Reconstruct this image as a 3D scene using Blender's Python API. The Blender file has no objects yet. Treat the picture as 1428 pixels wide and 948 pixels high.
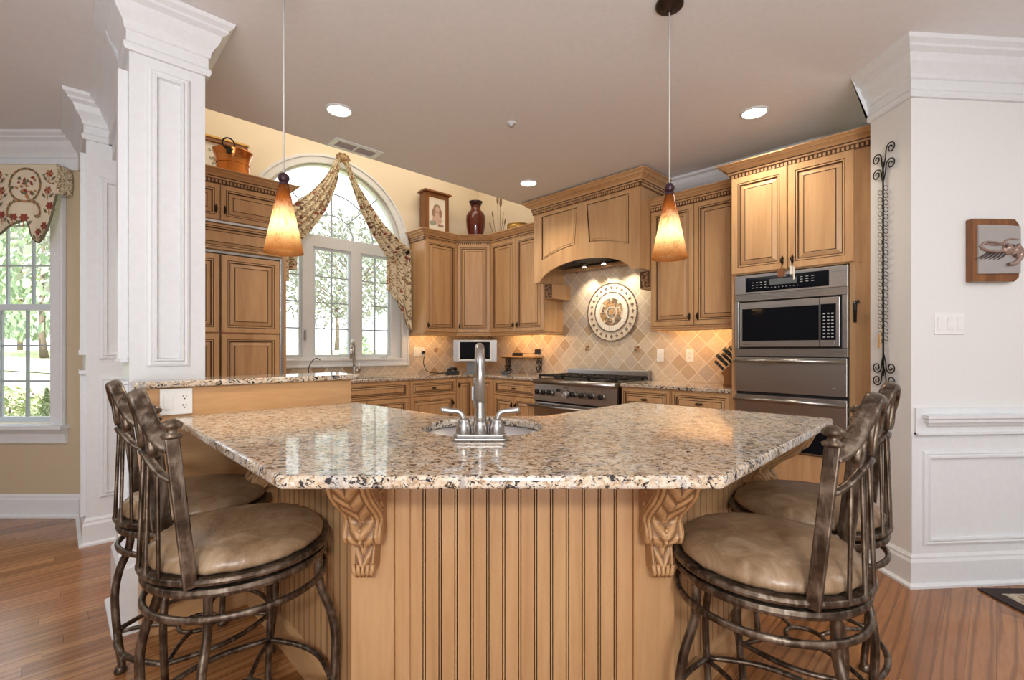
import bpy, bmesh, math, random
from mathutils import Vector, Matrix
PI = math.pi
C = bpy.context.scene.collection
SC = bpy.context.scene
# ------------------------------------------------------------------ camera, world, sun, lights
HC = 1.2                 # eye height
H = 2.74                 # flat ceiling
E1 = Vector((.718, .696, 0)); E2 = Vector((.696, -.718, 0))   # along window wall / along range wall
A1 = math.atan2(.696, .718); A2 = math.atan2(-.718, .696)     # rotations of things on those two walls
def K(s, t, z=0): return E1 * s + E2 * t + Vector((0, 0, z))

cam = bpy.data.cameras.new('camera'); camo = bpy.data.objects.new('camera', cam); C.objects.link(camo)
camo.location = (0, 0, HC); camo.rotation_euler = (PI / 2, 0, 0)
cam.sensor_fit = 'HORIZONTAL'; cam.sensor_width = 36; cam.lens = 655 / 1428 * 36
cam.shift_y = 14 / 1428; cam.clip_start = .02; cam.clip_end = 300
SC.camera = camo
SC.view_settings.view_transform = 'Standard'; SC.view_settings.look = 'None'
SC.view_settings.gamma = 1; SC.view_settings.use_curve_mapping = False
SC.view_settings.exposure = 0.0
SC.cycles.use_denoising = True
SC.cycles.max_bounces = 8; SC.cycles.diffuse_bounces = 4; SC.cycles.glossy_bounces = 4
SC.cycles.transparent_max_bounces = 12; SC.cycles.sample_clamp_indirect = 6
SC.cycles.caustics_reflective = False; SC.cycles.caustics_refractive = False

w = bpy.data.worlds.new('sky'); SC.world = w; w.use_nodes = True
bg = w.node_tree.nodes['Background']; bg.inputs[0].default_value = (.88, .94, 1, 1); bg.inputs[1].default_value = 3.0

def lamp(name, kind, loc, energy, color=(1, 1, 1), rot=(0, 0, 0), **kw):
    l = bpy.data.lights.new(name, kind); l.energy = energy; l.color = color
    for k, v in kw.items(): setattr(l, k, v)
    o = bpy.data.objects.new(name, l); C.objects.link(o); o.location = loc; o.rotation_euler = rot
    return o
lamp('sun', 'SUN', (0, 0, 20), 8.0, (1, .97, .92), (math.radians(42), 0, math.radians(20)), angle=.02)
lamp('key_light', 'AREA', (.1, -2.3, 2.35), 74, (1, .985, .97), (math.radians(62), 0, 0), shape='RECTANGLE', size=.7, size_y=.25)  # added behind the camera, angled to shade the island under its overhang
lamp('fill_light', 'AREA', (3.6, .2, 2.6), 30, (.97, .98, 1), (0, 0, 0), shape='RECTANGLE', size=1.5, size_y=1.5)  # added area lamp without a fixture, brightens the right wall
lamp('ceiling_fill', 'AREA', (.2, -1.7, .4), 175, (.95, .97, 1), (math.radians(176), 0, 0), shape='RECTANGLE', size=4.0, size_y=.9)  # added near the floor behind the camera to brighten the ceiling
lamp('fill_light', 'AREA', (-3.6, .6, 2.6), 24, (.97, .98, 1), (0, 0, 0), shape='RECTANGLE', size=1.5, size_y=1.5)  # second added area lamp, lights the left side without a fixture
lamp('bay_light', 'AREA', K(2.2, -4.1, 3.85), 26, (1, .92, .80), (0, 0, A1), shape='RECTANGLE', size=3, size_y=.8)
# ------------------------------------------------------------------ helpers
class MB:
    def __init__(self): self.bm = bmesh.new(); self.uv = None
    def face(self, vs, mi=0, smooth=False):
        try: f = self.bm.faces.new(vs)
        except ValueError: return None
        f.material_index = mi; f.smooth = smooth; return f
    def v(self, *c): return self.bm.verts.new(c if len(c) == 3 else c[0])
    def box(self, x0, x1, y0, y1, z0, z1, mi=0):
        p = [self.v(x, y, z) for z in (z0, z1) for y in (y0, y1) for x in (x0, x1)]
        for q in ((0, 2, 3, 1), (4, 5, 7, 6), (0, 1, 5, 4), (2, 6, 7, 3), (0, 4, 6, 2), (1, 3, 7, 5)): self.face([p[i] for i in q], mi)
    def obox(self, M, sx, sy, sz, mi=0):
        n = len(self.bm.verts); vs = [self.v(M @ Vector((x * sx, y * sy, z * sz))) for z in (-.5, .5) for y in (-.5, .5) for x in (-.5, .5)]
        for q in ((0, 2, 3, 1), (4, 5, 7, 6), (0, 1, 5, 4), (2, 6, 7, 3), (0, 4, 6, 2), (1, 3, 7, 5)): self.face([vs[i] for i in q], mi)
    def prism(self, pts, f, a, b, mi=0, ms=None):          # pts 2D, f(x, y, h) -> 3D
        ms = mi if ms is None else ms
        lo = [self.v(f(x, y, a)) for x, y in pts]; hi = [self.v(f(x, y, b)) for x, y in pts]
        self.face(lo[::-1], mi); self.face(hi, mi)
        for i in range(len(pts)): j = (i + 1) % len(pts); self.face([lo[i], lo[j], hi[j], hi[i]], ms)
    def slab(self, outer, holes, f, a, b, mi=0, ms=None, mh=None):   # plate with holes
        ms = mi if ms is None else ms; mh = ms if mh is None else mh
        for h, rev in ((a, True), (b, False)):
            es = []
            for loop in [outer] + holes:
                vs = [self.v(f(x, y, h)) for x, y in loop]
                for i in range(len(vs)): es.append(self.bm.edges.new((vs[i], vs[(i + 1) % len(vs)])))
            r = bmesh.ops.triangle_fill(self.bm, use_beauty=True, use_dissolve=False, edges=es)
            for g in r['geom']:
                if isinstance(g, bmesh.types.BMFace): g.material_index = mi
        for k, loop in enumerate([outer] + holes):
            lo = [self.v(f(x, y, a)) for x, y in loop]; hi = [self.v(f(x, y, b)) for x, y in loop]
            for i in range(len(loop)):
                j = (i + 1) % len(loop); self.face([lo[i], lo[j], hi[j], hi[i]], ms if k == 0 else mh)
        bmesh.ops.remove_doubles(self.bm, verts=self.bm.verts[:], dist=1e-5)
    def lathe(self, prof, c=(0, 0, 0), seg=24, mi=0, M=None, closed=False, smooth=True, mis=None):
        c = Vector(c); rings = []
        for r, z in prof:
            if r < 1e-6: p = Vector((0, 0, z)); p = (M @ p if M else p) + c; rings.append([self.v(p)])
            else:
                ring = []
                for i in range(seg):
                    a = 2 * PI * i / seg; p = Vector((r * math.cos(a), r * math.sin(a), z)); p = (M @ p if M else p) + c; ring.append(self.v(p))
                rings.append(ring)
        n = len(rings); rng = range(n if closed else n - 1)
        for k in rng:
            A, B = rings[k], rings[(k + 1) % n]; m = mis[k] if mis else mi
            for i in range(seg):
                j = (i + 1) % seg
                if len(A) == 1 and len(B) == 1: continue
                if len(A) == 1: self.face([A[0], B[j], B[i]][::-1] if False else [A[0], B[i], B[j]], m, smooth)
                elif len(B) == 1: self.face([A[i], A[j], B[0]], m, smooth)
                else: self.face([A[i], A[j], B[j], B[i]], m, smooth)
    def tube(self, pts, ra, rb=None, seg=8, mi=0, closed=False, up=None, twist=0, square=False, smooth=True, caps=True):
        """sweep an ellipse (or rectangle) of half sizes ra (sideways) and rb (along up)"""
        pts = [Vector(p) for p in pts]; n = len(pts); rings = []
        ref = Vector(up) if up is not None else None; prev = None
        for i, p in enumerate(pts):
            if closed: d = pts[(i + 1) % n] - pts[i - 1]
            else: d = pts[min(i + 1, n - 1)] - pts[max(i - 1, 0)]
            if d.length < 1e-9: d = Vector((0, 0, 1))
            d.normalize()
            if ref is not None: u = ref - d * ref.dot(d)
            elif prev is None: u = Vector((0, 0, 1)) if abs(d.z) < .9 else Vector((1, 0, 0)); u = u - d * u.dot(d)
            else: u = prev - d * prev.dot(d)
            if u.length < 1e-6: u = d.orthogonal()
            u.normalize(); prev = u.copy(); s = d.cross(u)
            A = ra[i] if isinstance(ra, (list, tuple)) else ra
            B = A if rb is None else (rb[i] if isinstance(rb, (list, tuple)) else rb)
            tw = twist * i / max(1, n - 1); ring = []
            if square: cs = [(-1, -1), (1, -1), (1, 1), (-1, 1)]
            else: cs = [(math.cos(2 * PI * k / seg), math.sin(2 * PI * k / seg)) for k in range(seg)]
            for x, y in cs:
                x, y = x * math.cos(tw) - y * math.sin(tw), x * math.sin(tw) + y * math.cos(tw)
                ring.append(self.v(p + s * (x * A) + u * (y * B)))
            rings.append(ring)
        m = len(rings[0])
        for k in range(n if closed else n - 1):
            Aq, Bq = rings[k], rings[(k + 1) % n]
            for i in range(m):
                j = (i + 1) % m; self.face([Aq[i], Aq[j], Bq[j], Bq[i]], mi, smooth and not square)
        if not closed and caps: self.face(rings[0][::-1], mi); self.face(rings[-1], mi)
    def grid(self, f, nu, nv, mi=0, smooth=True, closed_u=False, mfun=None):
        if self.uv is None: self.uv = self.bm.loops.layers.uv.new('UVMap')
        vs = [[self.v(f(i / nu, j / nv)) for i in range(nu + (0 if closed_u else 1))] for j in range(nv + 1)]
        for j in range(nv):
            for i in range(nu):
                i2 = (i + 1) % nu if closed_u else i + 1
                fc = self.face([vs[j][i], vs[j][i2], vs[j + 1][i2], vs[j + 1][i]], mfun(i, j) if mfun else mi, smooth)
                if fc:
                    for lp, (a, b) in zip(fc.loops, ((i, j), (i + 1, j), (i + 1, j + 1), (i, j + 1))): lp[self.uv].uv = (a / nu, b / nv)
    def sphere(self, c, r, sx=1, sy=1, sz=1, seg=16, mi=0):
        self.lathe([(r * math.sin(PI * k / (seg // 2)) if 0 < k < seg // 2 else 0, -r * math.cos(PI * k / (seg // 2)) * sz) for k in range(seg // 2 + 1)], c, seg, mi, M=Matrix.Diagonal((sx, sy, 1)))
    def sweep(self, path, prof, mi=0, closed=False, side=1, mfun=None):
        """mitred moulding: path of (x, y), profile of (out, z); out is to the right of travel when side = 1"""
        P = [Vector((a, b)) for a, b in path]; n = len(P); rings = []
        for i in range(n):
            d0 = (P[i] - P[i - 1]).normalized() if (i > 0 or closed) else None
            d1 = (P[(i + 1) % n] - P[i]).normalized() if (i < n - 1 or closed) else None
            d0 = d0 or d1; d1 = d1 or d0
            n0 = Vector((d0.y, -d0.x)) * side; n1 = Vector((d1.y, -d1.x)) * side
            m = (n0 + n1); m = m / max(.2, m.dot(n0)) if m.length > 1e-6 else n0
            rings.append([self.v(P[i].x + m.x * o, P[i].y + m.y * o, z) for o, z in prof])
        for k in range(n if closed else n - 1):
            for i in range(len(prof) - 1):
                vs = [rings[k][i], rings[k][i + 1], rings[(k + 1) % n][i + 1], rings[(k + 1) % n][i]]
                self.face(vs if side == 1 else vs[::-1], mfun(i) if mfun else mi)
        if not closed:
            self.face(rings[0], mi); self.face(rings[-1][::-1], mi)
    def build(self, name, mats, parent=None, bev=0, seg=2, solid=0, kind=None, label=None, normals=True, loc=None, rotz=0, subsurf=0):
        if normals: bmesh.ops.recalc_face_normals(self.bm, faces=self.bm.faces[:])
        me = bpy.data.meshes.new(name); self.bm.to_mesh(me); self.bm.free()
        for m in (mats if isinstance(mats, (list, tuple)) else [mats]): me.materials.append(m)
        o = bpy.data.objects.new(name, me); C.objects.link(o)
        if parent: o.parent = parent
        if loc is not None: o.location = loc
        if rotz: o.rotation_euler = (0, 0, rotz)
        if solid:
            md = o.modifiers.new('solid', 'SOLIDIFY'); md.thickness = solid; md.offset = 0
        if bev:
            md = o.modifiers.new('bevel', 'BEVEL'); md.width = bev; md.segments = seg; md.limit_method = 'ANGLE'; md.angle_limit = math.radians(38)
        if subsurf:
            md = o.modifiers.new('sub', 'SUBSURF'); md.levels = subsurf; md.render_levels = subsurf
        if kind: o['kind'] = kind
        if label: o['label'] = label
        return o
XY = lambda x, y, h: (x, y, h)
XZ = lambda x, z, h: (x, h, z)
YZ = lambda y, z, h: (h, y, z)
KST = lambda s, t, h: tuple(K(s, t, h))
def thing(name, label, cat, loc=(0, 0, 0), rotz=0, group=None):
    o = bpy.data.objects.new(name, None); C.objects.link(o); o.empty_display_size = .1
    o.location = loc; o.rotation_euler = (0, 0, rotz); o['label'] = label; o['category'] = cat
    if group: o['group'] = group
    return o
def tag(o, label, cat, group=None, kind=None):
    o['label'] = label; o['category'] = cat
    if group: o['group'] = group
    if kind: o['kind'] = kind
    return o
def dup(root, loc, rotz, label=None, group=None):
    r = root.copy(); C.objects.link(r); r.location = loc; r.rotation_euler = (0, 0, rotz)
    if label: r['label'] = label
    if group: r['group'] = group
    for ch in list(root.children):
        c = ch.copy(); C.objects.link(c); c.parent = r
        for g in ch.children:
            d = g.copy(); C.objects.link(d); d.parent = c
    return r
def arc(cx, cz, r, a0, a1, n): return [(cx + r * math.cos(a0 + (a1 - a0) * i / n), cz + r * math.sin(a0 + (a1 - a0) * i / n)) for i in range(n + 1)]
def circ(cx, cy, rx, ry=None, n=32): ry = ry or rx; return [(cx + rx * math.cos(2 * PI * i / n), cy + ry * math.sin(2 * PI * i / n)) for i in range(n)]
def spiral(r0, r1, a0, turns, n): return [((r0 + (r1 - r0) * i / n) * math.cos(a0 + turns * 2 * PI * i / n), (r0 + (r1 - r0) * i / n) * math.sin(a0 + turns * 2 * PI * i / n)) for i in range(n + 1)]
def smooth_path(pts, n=6):
    P = [Vector(p) for p in pts]; out = []
    for i in range(len(P) - 1):
        p0, p1, p2, p3 = P[max(i - 1, 0)], P[i], P[i + 1], P[min(i + 2, len(P) - 1)]
        for k in range(n):
            t = k / n; out.append(.5 * ((2 * p1) + (p2 - p0) * t + (2 * p0 - 5 * p1 + 4 * p2 - p3) * t * t + (3 * p1 - p0 - 3 * p2 + p3) * t ** 3))
    return out + [P[-1]]
def interp(tab, x):
    for (a, b), (c, d) in zip(tab, tab[1:]):
        if x <= c: return b + (d - b) * (x - a) / (c - a)
    return tab[-1][1]
# ------------------------------------------------------------------ materials
class NT:
    def __init__(self, name):
        self.m = bpy.data.materials.new(name); self.m.use_nodes = True; self.t = self.m.node_tree; self.b = self.t.nodes['Principled BSDF']
        self.out = self.t.nodes['Material Output']
    def n(self, ty, **kw):
        x = self.t.nodes.new(ty)
        for k, v in kw.items():
            if k[0] == '_': setattr(x, k[1:], v)
            else:
                key = int(k[1:]) if k[0] == 'i' and k[1:].isdigit() else k.replace('_', ' ')
                x.inputs[key].default_value = v
        return x
    def l(self, a, b): self.t.links.new(a, b)
    def set(self, **kw):
        for k, v in kw.items(): self.b.inputs[k.replace('_', ' ')].default_value = v
        return self
    def coord(self, scale=(1, 1, 1), rot=(0, 0, 0), kind='Object'):
        tc = self.n('ShaderNodeTexCoord'); mp = self.n('ShaderNodeMapping'); mp.inputs['Scale'].default_value = scale; mp.inputs['Rotation'].default_value = rot
        self.l(tc.outputs[kind], mp.inputs[0]); return mp.outputs[0]
    def noise(self, vec, scale=5, detail=4, rough=.55, dist=0):
        x = self.n('ShaderNodeTexNoise'); x.inputs['Scale'].default_value = scale; x.inputs['Detail'].default_value = detail
        x.inputs['Roughness'].default_value = rough; x.inputs['Distortion'].default_value = dist; self.l(vec, x.inputs['Vector']); return x.outputs[0]
    def voro(self, vec, scale=5, feature='F1', out=0, rnd=1):
        x = self.n('ShaderNodeTexVoronoi'); x.feature = feature; x.inputs['Scale'].default_value = scale; x.inputs['Randomness'].default_value = rnd
        self.l(vec, x.inputs['Vector']); return x.outputs[out]
    def ramp(self, fac, stops, interp='LINEAR'):
        x = self.n('ShaderNodeValToRGB'); cr = x.color_ramp; cr.interpolation = interp
        while len(cr.elements) < len(stops): cr.elements.new(.5)
        for e, (p, c) in zip(cr.elements, stops): e.position = p; e.color = c if len(c) == 4 else (*c, 1)
        self.l(fac, x.inputs[0]); return x.outputs[0]
    def mix(self, fac, a, b, blend='MIX'):
        x = self.n('ShaderNodeMix'); x.data_type = 'RGBA'; x.blend_type = blend
        for i, v in ((0, fac), (6, a), (7, b)):
            if hasattr(v, 'is_output'): self.l(v, x.inputs[i])
            else: x.inputs[i].default_value = v if i == 0 else (*v, 1)[:4]
        return x.outputs[2]
    def math(self, op, a, b=0):
        x = self.n('ShaderNodeMath'); x.operation = op
        for i, v in ((0, a), (1, b)):
            if hasattr(v, 'is_output'): self.l(v, x.inputs[i])
            else: x.inputs[i].default_value = v
        return x.outputs[0]
    def bump(self, h, strength=.3, dist=.01):
        x = self.n('ShaderNodeBump'); x.inputs['Strength'].default_value = strength; x.inputs['Distance'].default_value = dist
        self.l(h, x.inputs['Height']); self.l(x.outputs[0], self.b.inputs['Normal'])
    def col(self, o): self.l(o, self.b.inputs['Base Color']); return self
def plain(name, col, rough=.5, metal=0, bump=0, bscale=40, emit=0, spec=.5):
    k = NT(name); k.set(Base_Color=(*col, 1), Roughness=rough, Metallic=metal); k.b.inputs['Specular IOR Level'].default_value = spec
    vec = k.coord(); nz = k.noise(vec, bscale, 3)
    k.col(k.mix(nz, tuple(c * .94 for c in col), tuple(min(1, c * 1.05) for c in col)))
    if bump: k.bump(nz, bump, .004)
    if emit: k.b.inputs['Emission Color'].default_value = (*col, 1); k.b.inputs['Emission Strength'].default_value = emit
    return k.m
def wood(name, dark, mid, light, rough=.38, horiz=False, axis=None, spec=.5, carved=False):
    k = NT(name); sc = axis or ((1.6, 14, 14) if horiz else (14, 14, 1.1))
    oi = k.n('ShaderNodeObjectInfo'); tc = k.n('ShaderNodeTexCoord'); ad = k.n('ShaderNodeVectorMath'); ad.operation = 'ADD'
    ml = k.n('ShaderNodeVectorMath'); ml.operation = 'MULTIPLY'; cmb = k.n('ShaderNodeCombineXYZ')
    for i in range(3): k.l(oi.outputs['Random'], cmb.inputs[i])
    sc2 = k.n('ShaderNodeVectorMath'); sc2.operation = 'SCALE'; sc2.inputs['Scale'].default_value = 7; k.l(cmb.outputs[0], sc2.inputs[0])
    k.l(tc.outputs['Object'], ad.inputs[0]); k.l(sc2.outputs[0], ad.inputs[1]); k.l(ad.outputs[0], ml.inputs[0]); ml.inputs[1].default_value = sc
    v = ml.outputs[0]
    a = k.noise(v, 1.0, 6, .6, .6); b = k.noise(v, 6.0, 3, .6)
    c = k.ramp(a, [(.3, dark), (.52, mid), (.72, light)]); c = k.mix(.16, c, k.ramp(b, [(.35, dark), (.6, light)]))
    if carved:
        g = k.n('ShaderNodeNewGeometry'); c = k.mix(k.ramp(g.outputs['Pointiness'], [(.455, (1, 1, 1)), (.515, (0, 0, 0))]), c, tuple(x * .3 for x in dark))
    k.col(c); k.set(Roughness=rough); k.b.inputs['Specular IOR Level'].default_value = spec
    k.bump(b, .05, .002); return k.m
M = {}
M['maple'] = wood('maple', (.47, .255, .112), (.56, .33, .155), (.63, .395, .20))
M['maple_h'] = wood('maple_horizontal', (.47, .255, .112), (.56, .33, .155), (.63, .395, .20), horiz=True)
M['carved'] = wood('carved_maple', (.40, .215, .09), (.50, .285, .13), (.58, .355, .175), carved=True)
M['glaze'] = plain('brown_glaze', (.10, .045, .018), .5)
M['glaze_soft'] = plain('glaze_in_carving', (.22, .105, .042), .5)
M['frame_wood'] = wood('walnut_frame', (.12, .042, .014), (.22, .085, .026), (.33, .14, .045), .3)
M['shelf_wood'] = wood('shelf_wood', (.5, .28, .12), (.62, .38, .18), (.7, .45, .23), horiz=True)
M['knife_block'] = wood('block_wood', (.2, .08, .03), (.3, .13, .05), (.38, .18, .07))
M['white'] = plain('white_paint', (.74, .76, .78), .32)
M['plate'] = plain('white_plastic', (.82, .82, .80), .3)
M['plate_dark'] = plain('outlet_slot', (.02, .02, .02), .5)
M['wall_white'] = plain('off_white_wall', (.75, .75, .74), .8, bump=.03, bscale=150)
M['wall_tan'] = plain('tan_wall', (.53, .43, .295), .8, bump=.03, bscale=150)
M['wall_cream'] = plain('cream_wall', (.80, .69, .52), .8, bump=.03, bscale=150)
M['ceiling'] = plain('ceiling_paint', (.80, .795, .80), .9)
M['steel_dark'] = plain('dark_steel', (.05, .05, .055), .35, .8)
M['black'] = plain('black_plastic', (.012, .012, .013), .35)
M['blackglass'] = plain('black_glass', (.006, .007, .01), .05, spec=.16)
M['iron'] = plain('wrought_iron', (.02, .018, .017), .5, .6, .4, 90)
M['bronze'] = plain('oil_rubbed_bronze', (.045, .028, .02), .4, .8)
M['sink'] = plain('satin_steel', (.68, .68, .70), .42, .9)
M['copper'] = plain('copper', (.55, .20, .06), .2, 1, .15, 30)
M['chrome'] = plain('brushed_nickel', (.47, .455, .435), .30, 1)
M['grey_plastic'] = plain('silver_plastic', (.52, .52, .53), .35, .3)
M['gold'] = plain('gold_glaze', (.55, .33, .09), .35, .7)
M['cord'] = plain('clear_cord', (.62, .60, .58), .4)
def steel(name, sc):
    k = NT(name); k.set(Base_Color=(.56, .55, .54, 1), Metallic=1, Roughness=.3)
    nz = k.noise(k.coord(sc), 1, 3); k.l(k.ramp(nz, [(.3, (.27,) * 3), (.7, (.33,) * 3)]), k.b.inputs['Roughness'])
    k.col(k.ramp(nz, [(.2, (.37, .36, .35)), (.8, (.43, .42, .41))])); return k.m
M['steel'] = steel('brushed_steel', (2, 2, 120)); M['steel_v'] = steel('brushed_steel_vertical', (120, 120, 2))
def granite(name='granite'):
    k = NT(name); v = k.coord(rot=(0, 0, .4)); big = k.noise(v, 9, 5, .6, 1.2); mid = k.noise(v, 42, 5, .65, .9); fine = k.noise(v, 150, 3, .6)
    c = k.ramp(mid, [(.30, (.12, .09, .07)), (.39, (.38, .26, .16)), (.48, (.60, .485, .36)), (.60, (.68, .63, .55)), (.75, (.46, .33, .21))])
    c = k.mix(k.ramp(big, [(.42, (0, 0, 0)), (.72, (.65,) * 3)]), c, (.60, .45, .29))
    g = k.noise(k.coord((1.3, 1, 1)), 16, 5, .7, .8)
    c = k.mix(k.ramp(g, [(.54, (0, 0, 0)), (.62, (.75,) * 3)]), c, (.38, .37, .37))
    bl = k.noise(k.coord((1, 1.4, 1.2), (0, 0, 1)), 50, 5, .68, 1.2)
    c = k.mix(k.ramp(bl, [(.535, (0, 0, 0)), (.575, (1, 1, 1))]), c, (.022, .02, .021))
    wh = k.noise(k.coord((1.1, 1, 1.2), (1, 0, 2)), 70, 4, .62, .6)
    c = k.mix(k.ramp(wh, [(.60, (0, 0, 0)), (.67, (.85,) * 3)]), c, (.68, .675, .66))
    c = k.mix(k.ramp(fine, [(.62, (0, 0, 0)), (.72, (.5,) * 3)]), c, (.10, .07, .05))
    k.col(c); k.set(Roughness=.07); k.b.inputs['Specular IOR Level'].default_value = .62; return k.m
M['granite'] = granite()
def floor_mat():
    k = NT('oak_planks'); v = k.coord(rot=(0, 0, -A1)); sp = k.n('ShaderNodeSeparateXYZ'); k.l(v, sp.inputs[0]); x, y = sp.outputs[0], sp.outputs[1]
    ys = k.math('DIVIDE', y, .083); row = k.math('FLOOR', ys); w1 = k.n('ShaderNodeTexWhiteNoise'); w1.noise_dimensions = '1D'; k.l(row, w1.inputs['W'])
    xs = k.math('ADD', k.math('DIVIDE', x, 1.25), k.math('MULTIPLY', w1.outputs[0], 9.3)); pid = k.math('FLOOR', xs)
    cb = k.n('ShaderNodeCombineXYZ'); k.l(row, cb.inputs[0]); k.l(pid, cb.inputs[1]); w2 = k.n('ShaderNodeTexWhiteNoise'); w2.noise_dimensions = '2D'; k.l(cb.outputs[0], w2.inputs['Vector']); pl = w2.outputs[0]
    tone = k.ramp(pl, [(0, (.26, .102, .034)), (.5, (.35, .15, .053)), (1, (.44, .21, .083))])
    gv = k.n('ShaderNodeVectorMath'); gv.operation = 'MULTIPLY_ADD'; k.l(v, gv.inputs[0]); gv.inputs[1].default_value = (1.5, 14, 1)
    cmb = k.n('ShaderNodeCombineXYZ'); k.l(k.math('MULTIPLY', pl, 19), cmb.inputs[0]); k.l(k.math('MULTIPLY', pl, 43), cmb.inputs[1]); k.l(cmb.outputs[0], gv.inputs[2])
    wv = k.n('ShaderNodeTexWave'); wv.bands_direction = 'Y'; wv.inputs['Scale'].default_value = .5; wv.inputs['Distortion'].default_value = 10; wv.inputs['Detail'].default_value = 3; wv.inputs['Detail Scale'].default_value = .7; k.l(gv.outputs[0], wv.inputs[0])
    gr = k.noise(gv.outputs[0], 5, 4)
    c = k.mix(k.ramp(wv.outputs[1], [(.0, (.6,) * 3), (.3, (0, 0, 0))]), tone, (.13, .048, .016))
    c = k.mix(k.ramp(gr, [(.35, (.35,) * 3), (.6, (0, 0, 0))]), c, (.17, .068, .024))
    fy = k.math('FRACT', ys); sy = k.math('MAXIMUM', k.math('LESS_THAN', fy, .018), k.math('LESS_THAN', k.math('FRACT', xs), .0016))
    c = k.mix(k.math('MULTIPLY', sy, .75), c, (.06, .025, .01)); k.col(c); k.set(Roughness=.17); k.b.inputs['Specular IOR Level'].default_value = .6
    return k.m
M['floor'] = floor_mat()
def tile_mat(name, rotz):
    """tumbled travertine squares laid on the diagonal in the local x-z plane"""
    k = NT(name); v = k.coord(rot=(0, 0, 0)); sw = k.n('ShaderNodeSeparateXYZ'); k.l(v, sw.inputs[0]); cb = k.n('ShaderNodeCombineXYZ'); k.l(sw.outputs[0], cb.inputs[0]); k.l(sw.outputs[2], cb.inputs[1])
    mp = k.n('ShaderNodeMapping'); mp.inputs['Rotation'].default_value = (0, 0, PI / 4); k.l(cb.outputs[0], mp.inputs[0])
    br = k.n('ShaderNodeTexBrick'); k.l(mp.outputs[0], br.inputs['Vector']); br.offset = 0; br.inputs['Scale'].default_value = 1; br.inputs['Brick Width'].default_value = .118; br.inputs['Row Height'].default_value = .118
    br.inputs['Mortar Size'].default_value = .0035; br.inputs['Mortar Smooth'].default_value = .2
    br.inputs['Color1'].default_value = (0, 0, 0, 1); br.inputs['Color2'].default_value = (1, 1, 1, 1)
    c = k.ramp(br.outputs['Color'], [(0, (.38, .255, .15)), (.22, (.55, .42, .29)), (.45, (.68, .57, .44)), (.7, (.60, .49, .37)), (.85, (.47, .41, .35)), (1, (.70, .60, .48))])
    nz = k.noise(k.coord(), 26, 5, .65); c = k.mix(k.ramp(nz, [(.35, (.35,) * 3), (.62, (0, 0, 0))]), c, (.40, .29, .2))
    c = k.mix(br.outputs['Fac'], c, (.74, .66, .55)); k.col(c); k.set(Roughness=.5)
    k.bump(br.outputs['Fac'], -.25, .004); return k.m
M['tile'] = tile_mat('travertine', 0)
M['tile_a'] = plain('cream_stone', (.72, .62, .49), .5, bscale=60); M['tile_b'] = plain('brown_stone', (.20, .115, .06), .5, bscale=60)
M['tile_w'] = plain('ivory_stone', (.86, .80, .70), .5, bscale=60); M['tile_c'] = plain('grey_stone', (.22, .19, .155), .5, bscale=60); M['tile_d'] = plain('tan_stone', (.46, .26, .105), .5, bscale=60)
def metal_stool():
    k = NT('antiqued_bronze_iron'); v = k.coord(); a = k.noise(v, 14, 5, .6, .5); b = k.noise(k.coord((60, 60, 8)), 1, 3)
    c = k.ramp(a, [(.32, (.035, .022, .014)), (.5, (.10, .068, .046)), (.66, (.25, .195, .145))]); c = k.mix(k.ramp(b, [(.5, (0, 0, 0)), (.72, (.5,) * 3)]), c, (.42, .36, .29))
    k.col(c); k.set(Metallic=.75, Roughness=.36); k.bump(b, .15, .002); return k.m
M['stool'] = metal_stool()
def leather():
    k = NT('tan_leather'); v = k.coord((1, 1, .4)); a = k.noise(v, 9, 6, .65, 1.5); b = k.noise(k.coord((3, 1, 1)), 16, 5, .6, .5); w_ = k.noise(v, 7, 2)
    c = k.ramp(a, [(.3, (.17, .10, .05)), (.5, (.29, .19, .108)), (.7, (.43, .315, .205))]); k.col(c); k.set(Roughness=.30)
    k.bump(k.math('ADD', k.math('MULTIPLY', b, .5), w_), .30, .01); return k.m
M['leather'] = leather()
def fabric(name, s):
    k = NT(name); v = k.coord(kind='UV', scale=s)
    a = k.noise(v, 13, 1.5, .5, 1.2); b_ = k.math('ABSOLUTE', k.math('SUBTRACT', a, .5)); vine = k.ramp(b_, [(.022, (1, 1, 1)), (.034, (0, 0, 0))])
    d = k.voro(v, 17, out=0); e = k.voro(v, 17, out=1); v2 = k.coord(kind='UV', scale=s, rot=(0, 0, .7)); d2 = k.voro(v2, 30, out=0); e2 = k.voro(v2, 30, out=1)
    c = k.mix(vine, (.74, .63, .44), (.20, .12, .055))
    fl = k.ramp(d, [(.32, (1, 1, 1)), (.38, (0, 0, 0))]); pick = k.ramp(e, [(0, (1, 1, 1)), (.55, (1, 1, 1)), (.56, (0, 0, 0))], 'CONSTANT'); fc = k.ramp(e, [(0, (.28, .05, .03)), (.25, (.36, .19, .08)), (.4, (.16, .07, .04))], 'CONSTANT')
    c = k.mix(k.math('MULTIPLY', fl, pick), c, fc)
    c = k.mix(k.math('MULTIPLY', k.ramp(d2, [(.22, (1, 1, 1)), (.28, (0, 0, 0))]), k.ramp(e2, [(0, (1, 1, 1)), (.5, (0, 0, 0))], 'CONSTANT')), c, (.15, .11, .05))
    k.col(c); k.set(Roughness=.75); k.b.inputs['Sheen Weight'].default_value = .2; return k.m
M['swag'] = fabric('scroll_print_fabric', (.28, 1.25, 1)); M['swag_tail'] = fabric('scroll_print_tail', (.42, .75, 1))
M['knot'] = plain('bunched_print_fabric', (.36, .24, .12), .8, bscale=70)
M['linen'] = plain('cream_linen', (.72, .62, .46), .8, bump=.1, bscale=300)
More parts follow.
